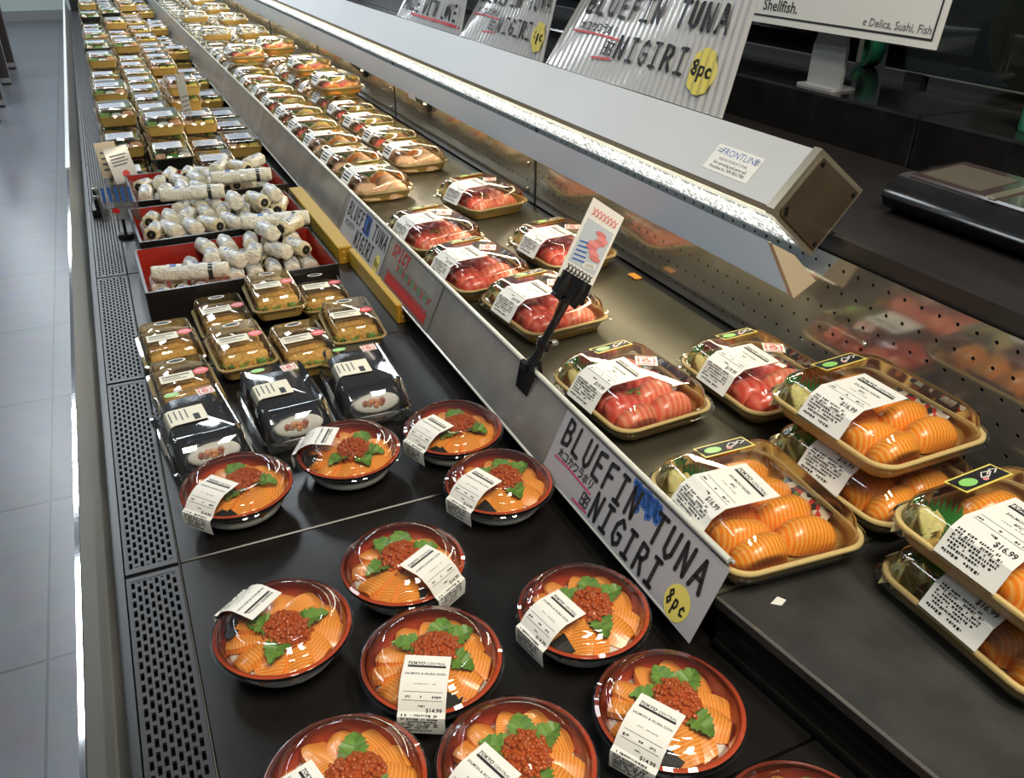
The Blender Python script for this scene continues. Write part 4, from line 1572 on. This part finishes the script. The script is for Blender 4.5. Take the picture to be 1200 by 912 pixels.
def bowl(kind):
    rnd = random.Random(70 + kind)
    t = thing('rice_bowl', 'x', 'rice bowl', group='salmon and roe rice bowls')
    b = MB()
    b.lathe([(.0005, 0), (.046, 0), (.048, .001), (.050, .006), (.066, .026), (.0745, .0405), (.0815, .043), (.0820, .0455), (.0815, .0475), (.0790, .0482), (.0755, .0470), (.0735, .044), (.069, .034), (.062, .016), (.0005, .012)], 64,
            mis=[0] * 6 + [0, 0, 1, 1, 1, 2, 2, 2])
    b.build('bowl_shell', ['bowl_black', 'bowl_rim', 'bowl_red'], t, smooth=50)
    b = MB()
    b.lathe([(.0845, .0405), (.0848, .0425), (.0830, .0440), (.0830, .0482), (.0822, .0490), (.0775, .0494), (.0765, .0505), (.0725, .0580), (.0700, .0605), (.0685, .0608), (.0600, .0665), (.0585, .0680), (.0520, .0700), (.0500, .0692), (.0470, .0690), (.02, .0692), (.0005, .0692)], 64)
    b.build('lid', 'lid', t, smooth=50)
    put('rice_bed', RICE, t)
    # salmon fanned round the middle
    n = 11
    for i in range(n):
        a = 2 * pi * i / n + rnd.uniform(-.10, .10) + .4 * kind
        r = .0395 + rnd.uniform(-.003, .003)
        put('salmon_slice', SLI[i % 3], t, (r * cos(a), r * sin(a), .0335 + .0016 * (i % 3)), (radians(rnd.uniform(10, 20)), radians(5), a + rnd.uniform(-.25, .25)), (.98, 1.1, 1.0))
    lo = [(3.0, .003), (.75, .002), (-.5, .002), (1.5, 0)] if kind == 0 else ([(2.6, .002), (.35, .002), (-1.3, .0)] if kind == 1 else [(1.6, .002), (-.35, .003), (2.5, .002), (3.6, 0)])
    for a, r in lo:
        put('shiso_leaf', LEAF, t, (.004 + r * cos(a), .009 + r * sin(a), .0400), (radians(rnd.uniform(-6, 6)), radians(-3), a), (.96, .95, .8))
    put('salmon_roe', ROE[kind % 2], t, (.003, .009, .0440), (0, 0, .35 + kind), (1.36, 1.40, 1.25))
    put('nori_strip', NORI, t, (-.028, -.050, .0385), (.2, .1, .3))
    put('nori_strip', NORI, t, (.012, -.054, .0385), (.2, -.1, -.2))
    price_label(t, [(.020, .0702), (.0515, .0702), (.0595, .0674), (.0700, .0610), (.0735, .0575), (.0790, .0500), (.0855, .0475), (.0862, .0420), (.0835, .0150)], -pi / 2, .052, .098,
                ['SALMON & IKURA DON'], '$14.99', 9 + kind)
    return Proto(t)


bw = [bowl(i) for i in range(3)]
for k, (x, y, az, kind, lab) in enumerate((
        (.206, .640, -118, 0, 'rice bowl in the middle of the near group, label hanging over its front rim'),
        (.066, .755, 128, 1, 'leftmost near rice bowl, label upside down over its far left rim'),
        (.396, .636, -168, 2, 'rice bowl directly under the nearest BLUEFIN TUNA rail sign'),
        (.408, .474, -150, 2, 'rice bowl right of the bottom row, beside the near shelf apron'),
        (.227, .803, -62, 0, 'rice bowl behind the middle one, label on its right front rim'),
        (.063, 1.060, -140, 1, 'far rice bowl in front of the left clear clamshell'),
        (.234, 1.084, 150, 0, 'far rice bowl in front of the gap between middle and right clamshells'),
        (.403, 1.077, -160, 1, 'farthest right rice bowl, beside the price rail'),
        (.410, .913, -158, 2, 'rice bowl beside the rail, just in front of the farthest right one'),
        (.078, .530, -165, 1, 'rice bowl at the bottom edge, leftmost of the cut-off ones'),
        (.236, .482, -160, 2, 'rice bowl at the bottom edge, second from left, label facing lower left'),
        (.440, .304, -90, 0, 'rice bowl showing only its far red rim at the bottom edge'))):
    bw[kind].place((x, y, 0), radians(az + 90), lab, 'salmon and roe rice bowls').scale = (.955, .955, .97)


# ================================================================== CLEAR CLAMSHELLS WITH HAND ROLLS
def clamshell():
    W, D = .122, .200
    t = thing('hand_roll_clamshell', 'x', 'food container', group='clear clamshells of hand rolls')
    b = MB()
    b.loft([rr(W - .03, D - .03, .012, .0012, 4), rr(W - .016, D - .016, .014, .004, 4), rr(W - .006, D - .006, .016, .018, 4), rr(W + .006, D + .006, .018, .019, 4), rr(W + .006, D + .006, .018, .0175, 4)], cap0=True, cap1=False)
    b.build('container_base', 'clamshell', t, smooth=40)
    b = MB()
    b.loft([rr(W + .008, D + .010, .018, .0195, 4), rr(W - .002, D - .002, .016, .0205, 4), rr(W - .008, D - .012, .014, .040, 4, cy=.002), rr(W - .014, D - .030, .012, .060, 4, cy=.010), rr(W - .020, D - .040, .010, .0625, 4, cy=.012), rr(W - .026, D - .048, .010, .0615, 4, cy=.012)], cap0=False)
    b.build('hinged_lid', 'clamshell', t, smooth=40)
    b = MB()
    b.box(-W / 2 + .004, W / 2 - .004, -D / 2 - .026, -D / 2 - .004, .018, .0188)
    b.box(.02, .035, -D / 2 - .034, -D / 2 - .026, .018, .0188)
    b.build('closing_flap', 'clamshell', t, smooth=0)
    b = MB()      # big nori wrapped roll, cut end towards the aisle end
    rings = []
    for y, s in ((.088, .7), (.086, .96), (.05, 1), (-.04, 1), (-.066, .98), (-.078, .9)):
        rings.append([(.050 * s * math.copysign(abs(cos(a)) ** .7, cos(a)), y + .011 * (sin(a) if y < -.05 else 0), .0275 + .0235 * s * math.copysign(abs(sin(a)) ** .7, sin(a))) for a in [2 * pi * k / 28 for k in range(28)]])
    b.loft(rings)
    r_ = b.build('nori_roll', 'nori_sheet', t, smooth=60)
    b = MB()
    T = Matrix.Translation((.002, -.0800, .030)) @ Matrix.Rotation(radians(62), 4, 'X')
    b.loft([[(.040 * s * cos(2 * pi * k / 24), .0175 * s * sin(2 * pi * k / 24), z) for k in range(24)] for s, z in ((1, -.006), (1.0, .001), (.86, .005), (.5, .0065), (.1, .007))], T=T)
    b.build('rice_end', 'rice', t, smooth=70)
    b = MB()
    rnd = random.Random(6)
    for k in range(9):
        x, y = rnd.uniform(-.020, .018), rnd.uniform(-.006, .006)
        b.lathe([(.0005, .011), (.005, .0095), (.006, .005)], 7, mi=k % 2, T=T @ Matrix.Translation((x, y, 0)))
    b.build('filling_pieces', ['filling', 'prawn'], t)
    price_label(t, [(-.012, .0632), (.040, .0632), (.0475, .060), (.0545, .040), (.060, .021), (.0615, .004)], pi, .050, .105, [], '', 21, paper='paper_cream', small=True)
    promo_sticker(t, .028, .066, .0632, 0.08, .027)
    b = MB()
    T = Matrix.Translation((-.024, .078, .0634))
    b.disc(0, 0, .0125, .0065, lambda u, v, l=0: T @ Vector((u, -v, l)), 0, .0002)
    b.build('oval_sticker', 'sticker_green', t, smooth=0)
    return Proto(t)


cl = clamshell()
for x, y, rz, lab in ((.036, 1.262, 6, 'left clear clamshell with a black nori roll, beside the slotted grille'), (.178, 1.290, 3, 'middle clear clamshell with a black nori roll'), (.322, 1.310, -2, 'right clear clamshell with a black nori roll, nearest the price rail')):
    cl.place((x, y, 0), radians(rz), lab, 'clear clamshells of hand rolls')


# ================================================================== CUTLET TRAYS
def cutlet_tray(kind):
    W, D = .112, .168
    t = thing('cutlet_tray', 'x', 'food tray', group='gold trays of fried cutlets')
    rnd = random.Random(kind + 5)
    b = MB()
    b.loft([rr(W - .026, D - .026, .014, 0, 4), rr(W - .008, D - .008, .018, .022, 4), rr(W, D, .020, .023, 4), rr(W, D, .020, .0255, 4), rr(W - .010, D - .010, .016, .0255, 4), rr(W - .024, D - .024, .014, .006, 4)], mis=[0, 0, 0, 1, 0])
    b.build('tray_base', ['gold_base', 'tray_rim'], t, smooth=50)
    b = MB()
    b.loft([rr(W + .006, D + .006, .02, .0215, 4), rr(W + .002, D + .002, .02, .027, 4), rr(W - .010, D - .010, .016, .028, 4), rr(W - .018, D - .022, .014, .050, 4), rr(W - .026, D - .032, .012, .053, 4)], cap0=False)
    b.build('lid', 'lid', t, smooth=50)
    n = 4
    for k in range(n):      # sliced cutlet
        b = MB()
        y = .058 - k * .034
        b.loft([rr(.080, .030, .008, .008, 4), rr(.086, .0325, .010, .018, 4), rr(.082, .031, .010, .032, 4), rr(.060, .022, .008, .0365, 4)])
        o = b.build('cutlet_slice', 'katsu', t, smooth=60, loc=(.0, y, 0))
        o.rotation_euler = (radians(-8), 0, radians(rnd.uniform(-4, 4)))
    b = MB()
    for k in range(16):
        x, y = rnd.uniform(-.038, .038), rnd.uniform(-.074, -.055)
        T = Matrix.Translation((x, y, .010)) @ Matrix.Rotation(rnd.random() * 6, 4, 'Z') @ Matrix.Rotation(rnd.uniform(-.5, .5), 4, 'X')
        b.loft([[(-.001, 0, z), (.012, -.003, z), (.016, 0, z + .004), (.012, .003, z)] for z in (.012, .0135)], T=T)
    b.build('salad_garnish', 'salad' if kind else 'leaf', t, smooth=0)
    mp = lambda u, v, l=0: Vector((u, -v, .0534 + l))
    b = MB()
    b.quad(-.040, .016, -.004, .026, mp, 0, .0003)
    b.quad(-.036, .010, .002, .006, mp, 1, .0006)
    b.quad(-.036, -.006, .010, .012, mp, 1, .0006)
    b.quad(-.036, .004, .016, .018, mp, 1, .0006)
    b.build('price_label', ['paper_cream', 'ink_grey'], t, smooth=0)
    b = MB()
    b.disc(.030, .004, .013, .012, mp, 0, .0004)
    b.quad(.022, .038, .002, .005, mp, 1, .0008)
    b.build('round_sticker', ['sticker_red', 'paper'], t, smooth=0)
    b = MB()
    b.disc(-.002, -.054, .017, .008, mp, 0, .0004)
    b.disc(-.002, -.054, .013, .005, mp, 1, .0007)
    b.build('brand_sticker', ['paper', 'ink'], t, smooth=0)
    return Proto(t)


ck = [cutlet_tray(0), cutlet_tray(1)]
for x, y, z, rz, kind, lab in ((.022, 1.610, 0, 3, 0, 'leftmost rear cutlet tray beside the slotted grille'), (.030, 1.430, .0, 4, 1, 'leftmost front cutlet tray behind the left clamshell'),
                               (.136, 1.700, 0, 2, 1, 'rear cutlet tray of the second column, half hidden by the nearest red box'), (.142, 1.520, .012, 3, 0, 'front cutlet tray of the second column with big green garnish'),
                               (.246, 1.720, .028, 0, 0, 'raised cutlet tray of the third column, green garnish in front'), (.256, 1.500, 0, 3, 1, 'low cutlet tray of the third column behind the middle clamshell'),
                               (.352, 1.742, .0, -2, 1, 'rear cutlet tray of the right-hand column'), (.366, 1.545, .012, -3, 0, 'front cutlet tray of the right-hand column behind the right clamshell')):
    ck[kind].place((x, y, z), radians(rz), lab, 'gold trays of fried cutlets')
# trays underneath the raised ones


# ================================================================== RED BOXES OF WRAPPED ROLLS
def lacquer_box():
    W, D, H = .415, .290, .066
    t = thing('lacquer_box', 'x', 'box', group='red lacquer boxes of wrapped rolls')
    b = MB()
    tk = .006
    b.loft([rr(W, D, .004, 0, 2), rr(W, D, .004, H, 2), rr(W - 2 * tk, D - 2 * tk, .003, H, 2), rr(W - 2 * tk, D - 2 * tk, .003, .006, 2)], mis=[0, 0, 1])
    b.build('box_shell', ['lacquer_black', 'lacquer_red'], t, smooth=30)
    return Proto(t)


lx = lacquer_box()
BOX = ((.203, 1.952, 0, 1, 'nearest'), (.212, 2.262, .010, 2, 'middle'), (.222, 2.590, .016, 2, 'farthest'))
for x, y, z, rz, nm in BOX:
    if z:
        b = MB()
        b.box(x - .19, x + .19, y - .12, y + .12, 0, z)
        tag(b.build('box_support', 'lacquer_black', smooth=0), 'low black riser hidden under the %s red box' % nm, 'riser')
    lx.place((x, y, z), radians(rz), nm + ' open red lacquer box full of wrapped rolls', 'red lacquer boxes of wrapped rolls')


def wrapped_roll(kind):
    t = thing('wrapped_roll', 'x', 'wrapped roll', group='white wrapped rice rolls in the red boxes')
    L, R = (.071, .0182) if kind < 2 else (.165, .0185)
    b = MB()
    rings = []
    rnd = random.Random(kind)
    prof = [(-.492, .30), (-.5, .72), (-.493, .92), (-.46, 1.0), (-.25, .97), (-.2, 1.03), (.1, 1), (.14, .97), (.35, 1.02), (.47, .98), (.495, .88), (.5, .66), (.49, .25)]
    for q, s in prof:
        rings.append([(R * s * cos(a) * (1 + .07 * sin(5 * a + q * 9) + .04 * sin(3 * a - q * 17)), q * L, R + R * s * sin(a) * (1 + .07 * cos(4 * a + q * 11) + .04 * sin(2 * a + q * 21))) for a in [2 * pi * k / 16 for k in range(16)]])
    b.loft(rings)
    wr_ = b.build('wrapper', 'wrap' if kind != 1 else 'wrap_gold', t, smooth=70)
    b = MB()
    a0, a1 = radians(25), radians(150)
    for lft in (0,):
        b.loft([[(R * 1.045 * cos(a0 + (a1 - a0) * i / 10), y, R + R * 1.045 * sin(a0 + (a1 - a0) * i / 10)) for i in range(11)] + [(R * 1.005 * cos(a1 - (a1 - a0) * i / 10), y, R + R * 1.005 * sin(a1 - (a1 - a0) * i / 10)) for i in range(11)] for y in (-.36 * L, .30 * L)])
    lb_ = b.build('paper_band', 'wrap_label', t, smooth=50)
    b = MB()
    for k in range(4):
        q = -.28 * L + k * .15 * L
        a = radians(60 + 10 * k)
        mp = lambda u, v, l=0: Vector((R * (1.05 + l * 20) * cos(a + v / R), u, R + R * (1.05 + l * 20) * sin(a + v / R)))
        b.quad(q, q + .08 * L, -.004, .008, mp, k % 2, 0, 1, 3)
    b.build('band_print', ['ink_grey', 'blue_ink'], lb_, smooth=0)
    if kind == 1:
        b = MB()
        b.lathe([(R * .62, -.001), (R * .6, .0015), (R * .1, .002)], 14, mis=[0, 0], T=Matrix.Translation((0, -L * .495, R)) @ Matrix.Rotation(pi / 2, 4, 'X'))
        b.build('nori_end', 'nori', t)
    if kind == 2:
        b = MB()
        b.loft([[(R * 1.06 * cos(a), y, R + R * 1.06 * sin(a)) for a in [2 * pi * k / 16 for k in range(16)]] for y in (-.30 * L, -.24 * L)], False, False)
        b.build('dark_band', 'nori', t)
    return Proto(t)


wp = [wrapped_roll(i) for i in range(3)]
rnd = random.Random(23)
side = ['far left', 'left', 'left of centre', 'centre', 'right of centre', 'right', 'far right', 'extreme right']
for bi, (bx, by, bz, brz, nm) in enumerate(BOX):
    # bottom layer lying towards the aisle end, then looser layers heaped on the right
    rows = [(-.092, 9, 'front row'), (-.010, 9, 'second row'), (.075, 9, 'back row')]
    if bi == 0:
        rows = [(-.092, 3, 'front row'), (.0, 9, 'second row'), (.085, 7, 'back row')]
    for ry, n, rn in rows:
        for i in range(n):
            xx = -.172 + .0425 * i + (.080 if n == 7 else 0) + rnd.uniform(-.002, .002)
            wp[0 if rnd.random() < .72 else 1].place((bx + xx, by + ry + rnd.uniform(-.006, .006), bz + .0062), radians(rnd.uniform(-7, 7) + brz),
                                                     'wrapped roll in the %s red box, bottom layer, %s, %s' % (nm, rn, ORD[i] + ' from left'), 'white wrapped rice rolls in the red boxes')
    top = [(-.062, 7, 'front'), (.030, 8, 'middle'), (.100, 6, 'rear')] if bi else [(.020, 5, 'middle'), (.100, 5, 'rear')]
    for ry, n, rn in top:
        for i in range(n):
            xx = (-.165 + .047 * i if n > 5 else -.05 + .05 * i) + (.08 if n == 6 else 0) + rnd.uniform(-.006, .006)
            xx = min(xx, .172)
            wp[0 if rnd.random() < .7 else 1].place((bx + xx, by + ry + rnd.uniform(-.010, .010), bz + .0425), radians(rnd.uniform(-30, 34)),
                                                    'wrapped roll on top in the %s red box, %s row, %s from left' % (nm, rn, ORD[i]), 'white wrapped rice rolls in the red boxes', tilt=(radians(rnd.uniform(-10, 6)), 0))
    heap = [(.045, .0), (.10, -.02), (.15, .03)] if bi else [(.09, .06), (.15, .085)]
    for i, (hx, hy) in enumerate(heap):
        wp[i % 2].place((bx + hx, by + hy, bz + .079), radians(rnd.uniform(-50, 40)), 'wrapped roll topping the heap in the %s red box, %s from left' % (nm, ORD[i]), 'white wrapped rice rolls in the red boxes')
wp[2].place((.10, 1.905, .043), radians(76), 'long wrapped roll lying crosswise at the left in the nearest red box', 'white wrapped rice rolls in the red boxes')
wp[2].place((.330, 2.10, .074), radians(84), 'long wrapped roll lying crosswise at the right between the nearest boxes', 'white wrapped rice rolls in the red boxes')
wp[2].place((.165, 2.37, .090), radians(82), 'long wrapped roll lying crosswise in the middle red box', 'white wrapped rice rolls in the red boxes')
wp[2].place((.31, 2.47, .094), radians(85), 'long wrapped roll with dark band lying crosswise at the right of the farthest box', 'white wrapped rice rolls in the red boxes')


# ================================================================== FAR STACKS OF BENTO BOXES
def bento(kind):
    W, D = .128, .205
    t = thing('bento_box', 'x', 'bento box', group='stacked bento boxes at the far end')
    rnd = random.Random(kind + 90)
    b = MB()
    b.loft([rr(W - .02, D - .02, .012, 0, 3), rr(W - .004, D - .004, .014, .030, 3), rr(W + .002, D + .002, .016, .031, 3), rr(W + .002, D + .002, .016, .034, 3), rr(W - .010, D - .010, .012, .034, 3), rr(W - .018, D - .018, .01, .012, 3)], mis=[0, 0, 0, 1, 0])
    b.build('bento_base', [['gold_base', 'tray_rim'], ['tray_black', 'tray_rim'], ['tray_gold', 'tray_rim']][kind], t, smooth=50)
    b = MB()
    b.loft([rr(W + .004, D + .004, .016, .030, 3), rr(W, D, .016, .036, 3), rr(W - .012, D - .012, .012, .052, 3), rr(W - .024, D - .024, .01, .055, 3)], cap0=False)
    b.build('lid', 'lid', t, smooth=50)
    b = MB()
    cols = [['katsu', 'rice', 'salad', 'prawn'], ['rice', 'prawn', 'egg', 'cucumber'], ['prawn', 'egg', 'white_fish', 'salad']][kind]
    for i in range(3):
        for j in range(4):
            x, y = (i - 1) * .036, (j - 1.5) * .046
            s = rnd.uniform(.9, 1.05)
            T = Matrix.Translation((x, y, .012)) @ Matrix.Rotation(rnd.uniform(-.3, .3), 4, 'Z')
            b.loft([rr(.036 * s, .043 * s, .01, 0, 3), rr(.038 * s, .045 * s, .012, .015, 3), rr(.030 * s, .036 * s, .012, .024 + .006 * rnd.random(), 3)], mi=rnd.randrange(4), T=T)
    b.build('bento_filling', cols, t, smooth=60)
    mp = lambda u, v, l=0: Vector((u, -v, .0555 + l))
    b = MB()
    b.quad(-.050, .035, -.03, .055, mp, 0, .0003)
    for k in range(5):
        b.quad(-.044, .025 - .008 * (k % 2), -.020 + .014 * k, -.015 + .014 * k, mp, 1 + (k % 3 == 2), .0006)
    b.build('price_label', ['wrap_label', 'blue_ink', 'ink_grey'], t, smooth=0)
    return Proto(t)


be = [bento(i) for i in range(3)]
rnd = random.Random(31)
cn = ['leftmost column', 'second column', 'third column', 'rightmost column']
sel = {}
for ci, cx in enumerate((.030, .1665, .303, .423)):
    y = (2.93, 2.95, 2.97, 3.02)[ci]
    r_i = 0
    while y < 8.6:
        hgt = rnd.choice((2, 2, 2, 3) if ci < 2 else (1, 2, 2, 3))
        if ci == 3:
            hgt = rnd.choice((0, 1, 1, 2))
        if r_i == 0:
            hgt = (1, 2, 1, 0)[ci]
        for s in range(hgt):
            kd = rnd.choice((0, 0, 0, 1, 2)) if ci < 2 else 2
            be[kd].place((cx + .003 * rnd.uniform(-1, 1), y + .008 * rnd.uniform(-1, 1), s * .0562), radians(rnd.uniform(-2, 2)),
                         'bento box, %s, %s row behind the red boxes, %s' % (cn[ci], ORD[r_i], 'single' if hgt == 1 else (['bottom', 'second', 'third'][s] + ' of its stack')), 'stacked bento boxes at the far end')
        y += .228
        r_i += 1

# ================================================================== CARD CLIPS
def rod(b, pts, r, mi=0):
    b.tube(pts, r, 10, mi)


t = thing('card_clip', 'black jointed card clip gripping the price rail', 'card clip', (0, 0, 0))
b = MB()
b.loft([[(x, y, z) for x, z in ((.512, .100), (.520, .145), (.527, .146), (.523, .100))] for y in (1.035, 1.075)])
b.loft([[(x, y, z) for x, z in ((.537, .104), (.531, .148), (.538, .150), (.545, .104))] for y in (1.035, 1.075)])
b.box(.515, .545, 1.048, 1.062, .138, .150)
b.build('clip_jaw', 'clip_black', t, smooth=0)
b = MB()
rod(b, [(.530, 1.055, .146), (.540, 1.052, .160), (.545, 1.048, .176), (.553, 1.044, .200), (.562, 1.038, .222)], [.009, .008, .0075, .0065, .0065])
b.lathe([(.0005, -.012), (.010, -.010), (.012, 0), (.010, .010), (.0005, .012)], 14, T=Matrix.Translation((.547, 1.048, .180)))
b.build('clip_arm', 'clip_black', t)
b = MB()
b.lathe([(.005, 0), (.006, .008), (.003, .012)], 10, T=Matrix.Translation((.556, 1.040, .182)) @ Matrix.Rotation(pi / 2, 4, 'Y'))
b.build('arm_screw', 'steel', t)
AX = Vector((.0715, .03, .099)).normalized()      # up along the leaning card
WX = Vector((.86, -.06, -.5)).normalized()
WX = (WX - AX * WX.dot(AX)).normalized()
NX = WX.cross(AX).normalized()
if NX.y > 0:
    NX = -NX
O = Vector((.584, 1.03, .280))
cmap = lambda u, v, l=0: O + WX * u + AX * v + NX * l
b = MB()
for u in (-.016, .016):
    rod(b, [cmap(u - .003, -.030, .0), cmap(u, -.012, .004), cmap(u, .010, .006)], [.009, .0095, .006])
rod(b, [(.562, 1.038, .222), cmap(0, -.026, 0), cmap(0, -.016, 0)], [.0065, .009, .009])
b.add([cmap(u, v, l) for l in (-.004, .007) for v in (-.022, .012) for u in (-.028, .028)], [(0, 2, 3, 1), (4, 5, 7, 6), (0, 1, 5, 4), (2, 6, 7, 3), (0, 4, 6, 2), (1, 3, 7, 5)])
b.build('card_clamp', 'clip_black', t, smooth=35)
t = thing('picture_card', 'tall laminated picture card of pink tuna held above the rail', 'card')
CW, CL = .064, .128
b = MB()
b.add([cmap(u, v, l) for l in (.0005, .002) for v in (.0, CL) for u in (-CW / 2, CW / 2)], [(0, 2, 3, 1), (4, 5, 7, 6), (0, 1, 5, 4), (2, 6, 7, 3), (0, 4, 6, 2), (1, 3, 7, 5)])
b.build('card_sheet', 'paper', t, smooth=0)
b = MB()
cm = lambda u, v, l=0: cmap(u, CL - v, .0024 + l)
b.quad(-.027, .027, .030, .100, cm, 2, 0)
rnd = random.Random(2)
for k in range(7):      # pink fish slices
    b.disc(.007 + .007 * sin(k * 1.3), .042 + .006 * k, .011, .0042, cm, 1 if k % 2 else 5, .0004 + .0001 * k, 14)
for k in range(5):
    b.ribbon([(-.022, .066 + .007 * k), (-.008 + .002 * k, .063 + .007 * k)], .0022, cm, 3, .0006)
for k in range(5):
    b.disc(.019 - .004 * k, .090 + .001 * k, .004, .005, cm, 4, .0006, 10)
for k in range(7):
    u = -.024 + .0072 * k
    b.ribbon([(u, .012), (u + .005, .020), (u + .001, .023), (u + .006, .013)], .0018, cm, 1, .0004)
    b.ribbon([(u, .104), (u + .005, .112), (u, .114), (u + .005, .104)], .0018, cm, 0, .0004)
b.build('card_print', ['ink', 'pink_ink', 'card_blue', 'blue_ink', 'paper', 'red_pale'], t, smooth=0)


# card holders standing among the far boxes and on the grille
def standing_card(label, loc, rz, w_, h_, mt, mark, lean=.3):
    t = thing('card_holder', label, 'card holder', loc, rz, 'small card holders on the deck')
    b = MB()
    b.box(-.018, .018, -.014, .014, 0, .012, bev=.002)
    b.tube([(0, 0, .01), (0, .004, .05)], .004, 8)
    b.build('holder_base', 'clip_black', t, smooth=30)
    mp = lambda u, v, l=0: Vector((u, .004 + v * lean - l, .045 + v))
    b = MB()
    b.add([mp(u, v, l) for l in (0, .002) for v in (0, h_) for u in (-w_ / 2, w_ / 2)], [(0, 2, 3, 1), (4, 5, 7, 6), (0, 1, 5, 4), (2, 6, 7, 3), (0, 4, 6, 2), (1, 3, 7, 5)])
    b.build('card_sheet', mt, t, smooth=0)
    b = MB()
    mark(b, lambda u, v, l=0: mp(u, v, .0026 + l))
    b.build('card_print', ['red_ink', 'ink_grey', 'blue_ink'], t, smooth=0)


def m1(b, mp):
    for k in range(4):
        b.quad(-.03, .03 - .008 * (k % 2), .075 - .009 * k, .079 - .009 * k, mp, 1, 0)
    b.disc(.004, .022, .013, .011, mp, 0, 0, 16)


def m2(b, mp):
    for k in range(4):
        b.quad(-.02, .02, .02 + .016 * k, .026 + .016 * k, mp, 1, 0)


def m3(b, mp):
    for k in range(5):
        b.quad(-.035 + .016 * k, -.027 + .016 * k, .055, .095, mp, 2, 0)
    b.disc(-.01, .03, .010, .008, mp, 0, 0, 14)


standing_card('grey price card with a red mark left of the farthest red box', (.020, 2.80, .0), radians(38), .085, .10, 'acrylic', m1)
standing_card('tan card back standing beside the grey price card', (-.020, 2.87, 0), radians(10), .060, .10, 'tan', m2)
standing_card('clear plastic card with blue stripes leaning at the left of the middle red box', (-.018, 2.40, 0), radians(-12), .095, .11, 'wrap_film', m3, -.15)
standing_card('narrow dark upright card between the far bento columns', (.275, 3.42, .056), radians(50), .05, .15, 'case_grey', m2, .05)
t = thing('holder_block', 'black plastic holder block with silver top on the slotted grille', 'card holder', (-.074, 2.66, .0008))
b = MB()
b.box(-.02, .02, -.045, .045, 0, .02, bev=.003)
b.tube([(0, -.03, .018), (0, -.03, .05)], .009, 10)
b.tube([(0, .02, .018), (0, .02, .06)], .009, 10)
b.build('holder_body', 'clip_black', t, smooth=30)
b = MB()
for y, z in ((-.03, .05), (.02, .06)):
    b.lathe([(.009, 0), (.009, .006), (.0005, .007)], 12, T=Matrix.Translation((0, y, z)))
b.build('holder_cap', 'steel', t)
# clips on the back wall
for y, lab, blue in ((2.80, 'black card clip with pale blue card on the back panel', True), (3.55, 'silver and black clip on the back panel, farther than the blue card', False)):
    t = thing('wall_clip', lab, 'card clip', (.993, y, .20), 0, 'clips on the back panel')
    b = MB()
    b.box(-.012, .004, -.025, .025, -.02, .02, bev=.003)
    b.tube([(-.008, 0, 0), (-.03, .06, .02), (-.045, .14, .05)], [.008, .007, .005], 8)
    b.build('clip_body', 'clip_black', t, smooth=30)
    b = MB()
    b.lathe([(.0005, .012), (.007, .010), (.009, 0)], 10, T=Matrix.Translation((-.012, -.012, .004)) @ Matrix.Rotation(-pi / 2, 4, 'Y'))
    b.build('clip_screw', 'steel', t)
    if blue:
        b = MB()
        b.box(-.052, -.050, -.02, .05, .02, .075)
        b.build('clip_card', 'wrap_label', t, smooth=0)

# scraps
b = MB()
b.loft([[(.571, .520, .0856), (.580, .512, .0858), (.590, .516, .0868), (.584, .524, .0874)], [(.571, .520, .0862), (.580, .512, .0864), (.590, .516, .0876), (.584, .524, .0882)]])
tag(b.build('plastic_scrap', 'paper', smooth=0), 'tiny torn white scrap on the black near shelf', 'scrap')
b = MB()
b.box(.945, .963, 1.40, 1.432, .0902, .095, bev=.002)
tag(b.build('food_crumb', 'crumb', smooth=30), 'small orange crumb on the steel shelf by the back panel', 'crumb')

# dark rack standing in the aisle, far left
t = thing('display_rack', 'dark metal rack with chrome-edged posts at the far left of the aisle', 'rack', (-.75, 8.0, -.6))
b = MB()
b.box(-.55, .06, -.05, 2.6, .95, 1.0)
b.build('rack_shelf', 'rack_dark', t, smooth=0)
for y in (0, 1.1, 2.05, -.62):
    b = MB()
    b.box(-.045, .030, y - .06, y + .06, .0, .96, bev=.004)
    b.build('rack_post', 'rack_dark', t, smooth=30)
    b = MB()
    b.box(.030, .036, y - .05, y - .02, .02, .95)
    b.box(-.04, .03, y - .066, y - .06, .02, .06)
    b.build('post_trim', 'rack_metal', t, smooth=0)
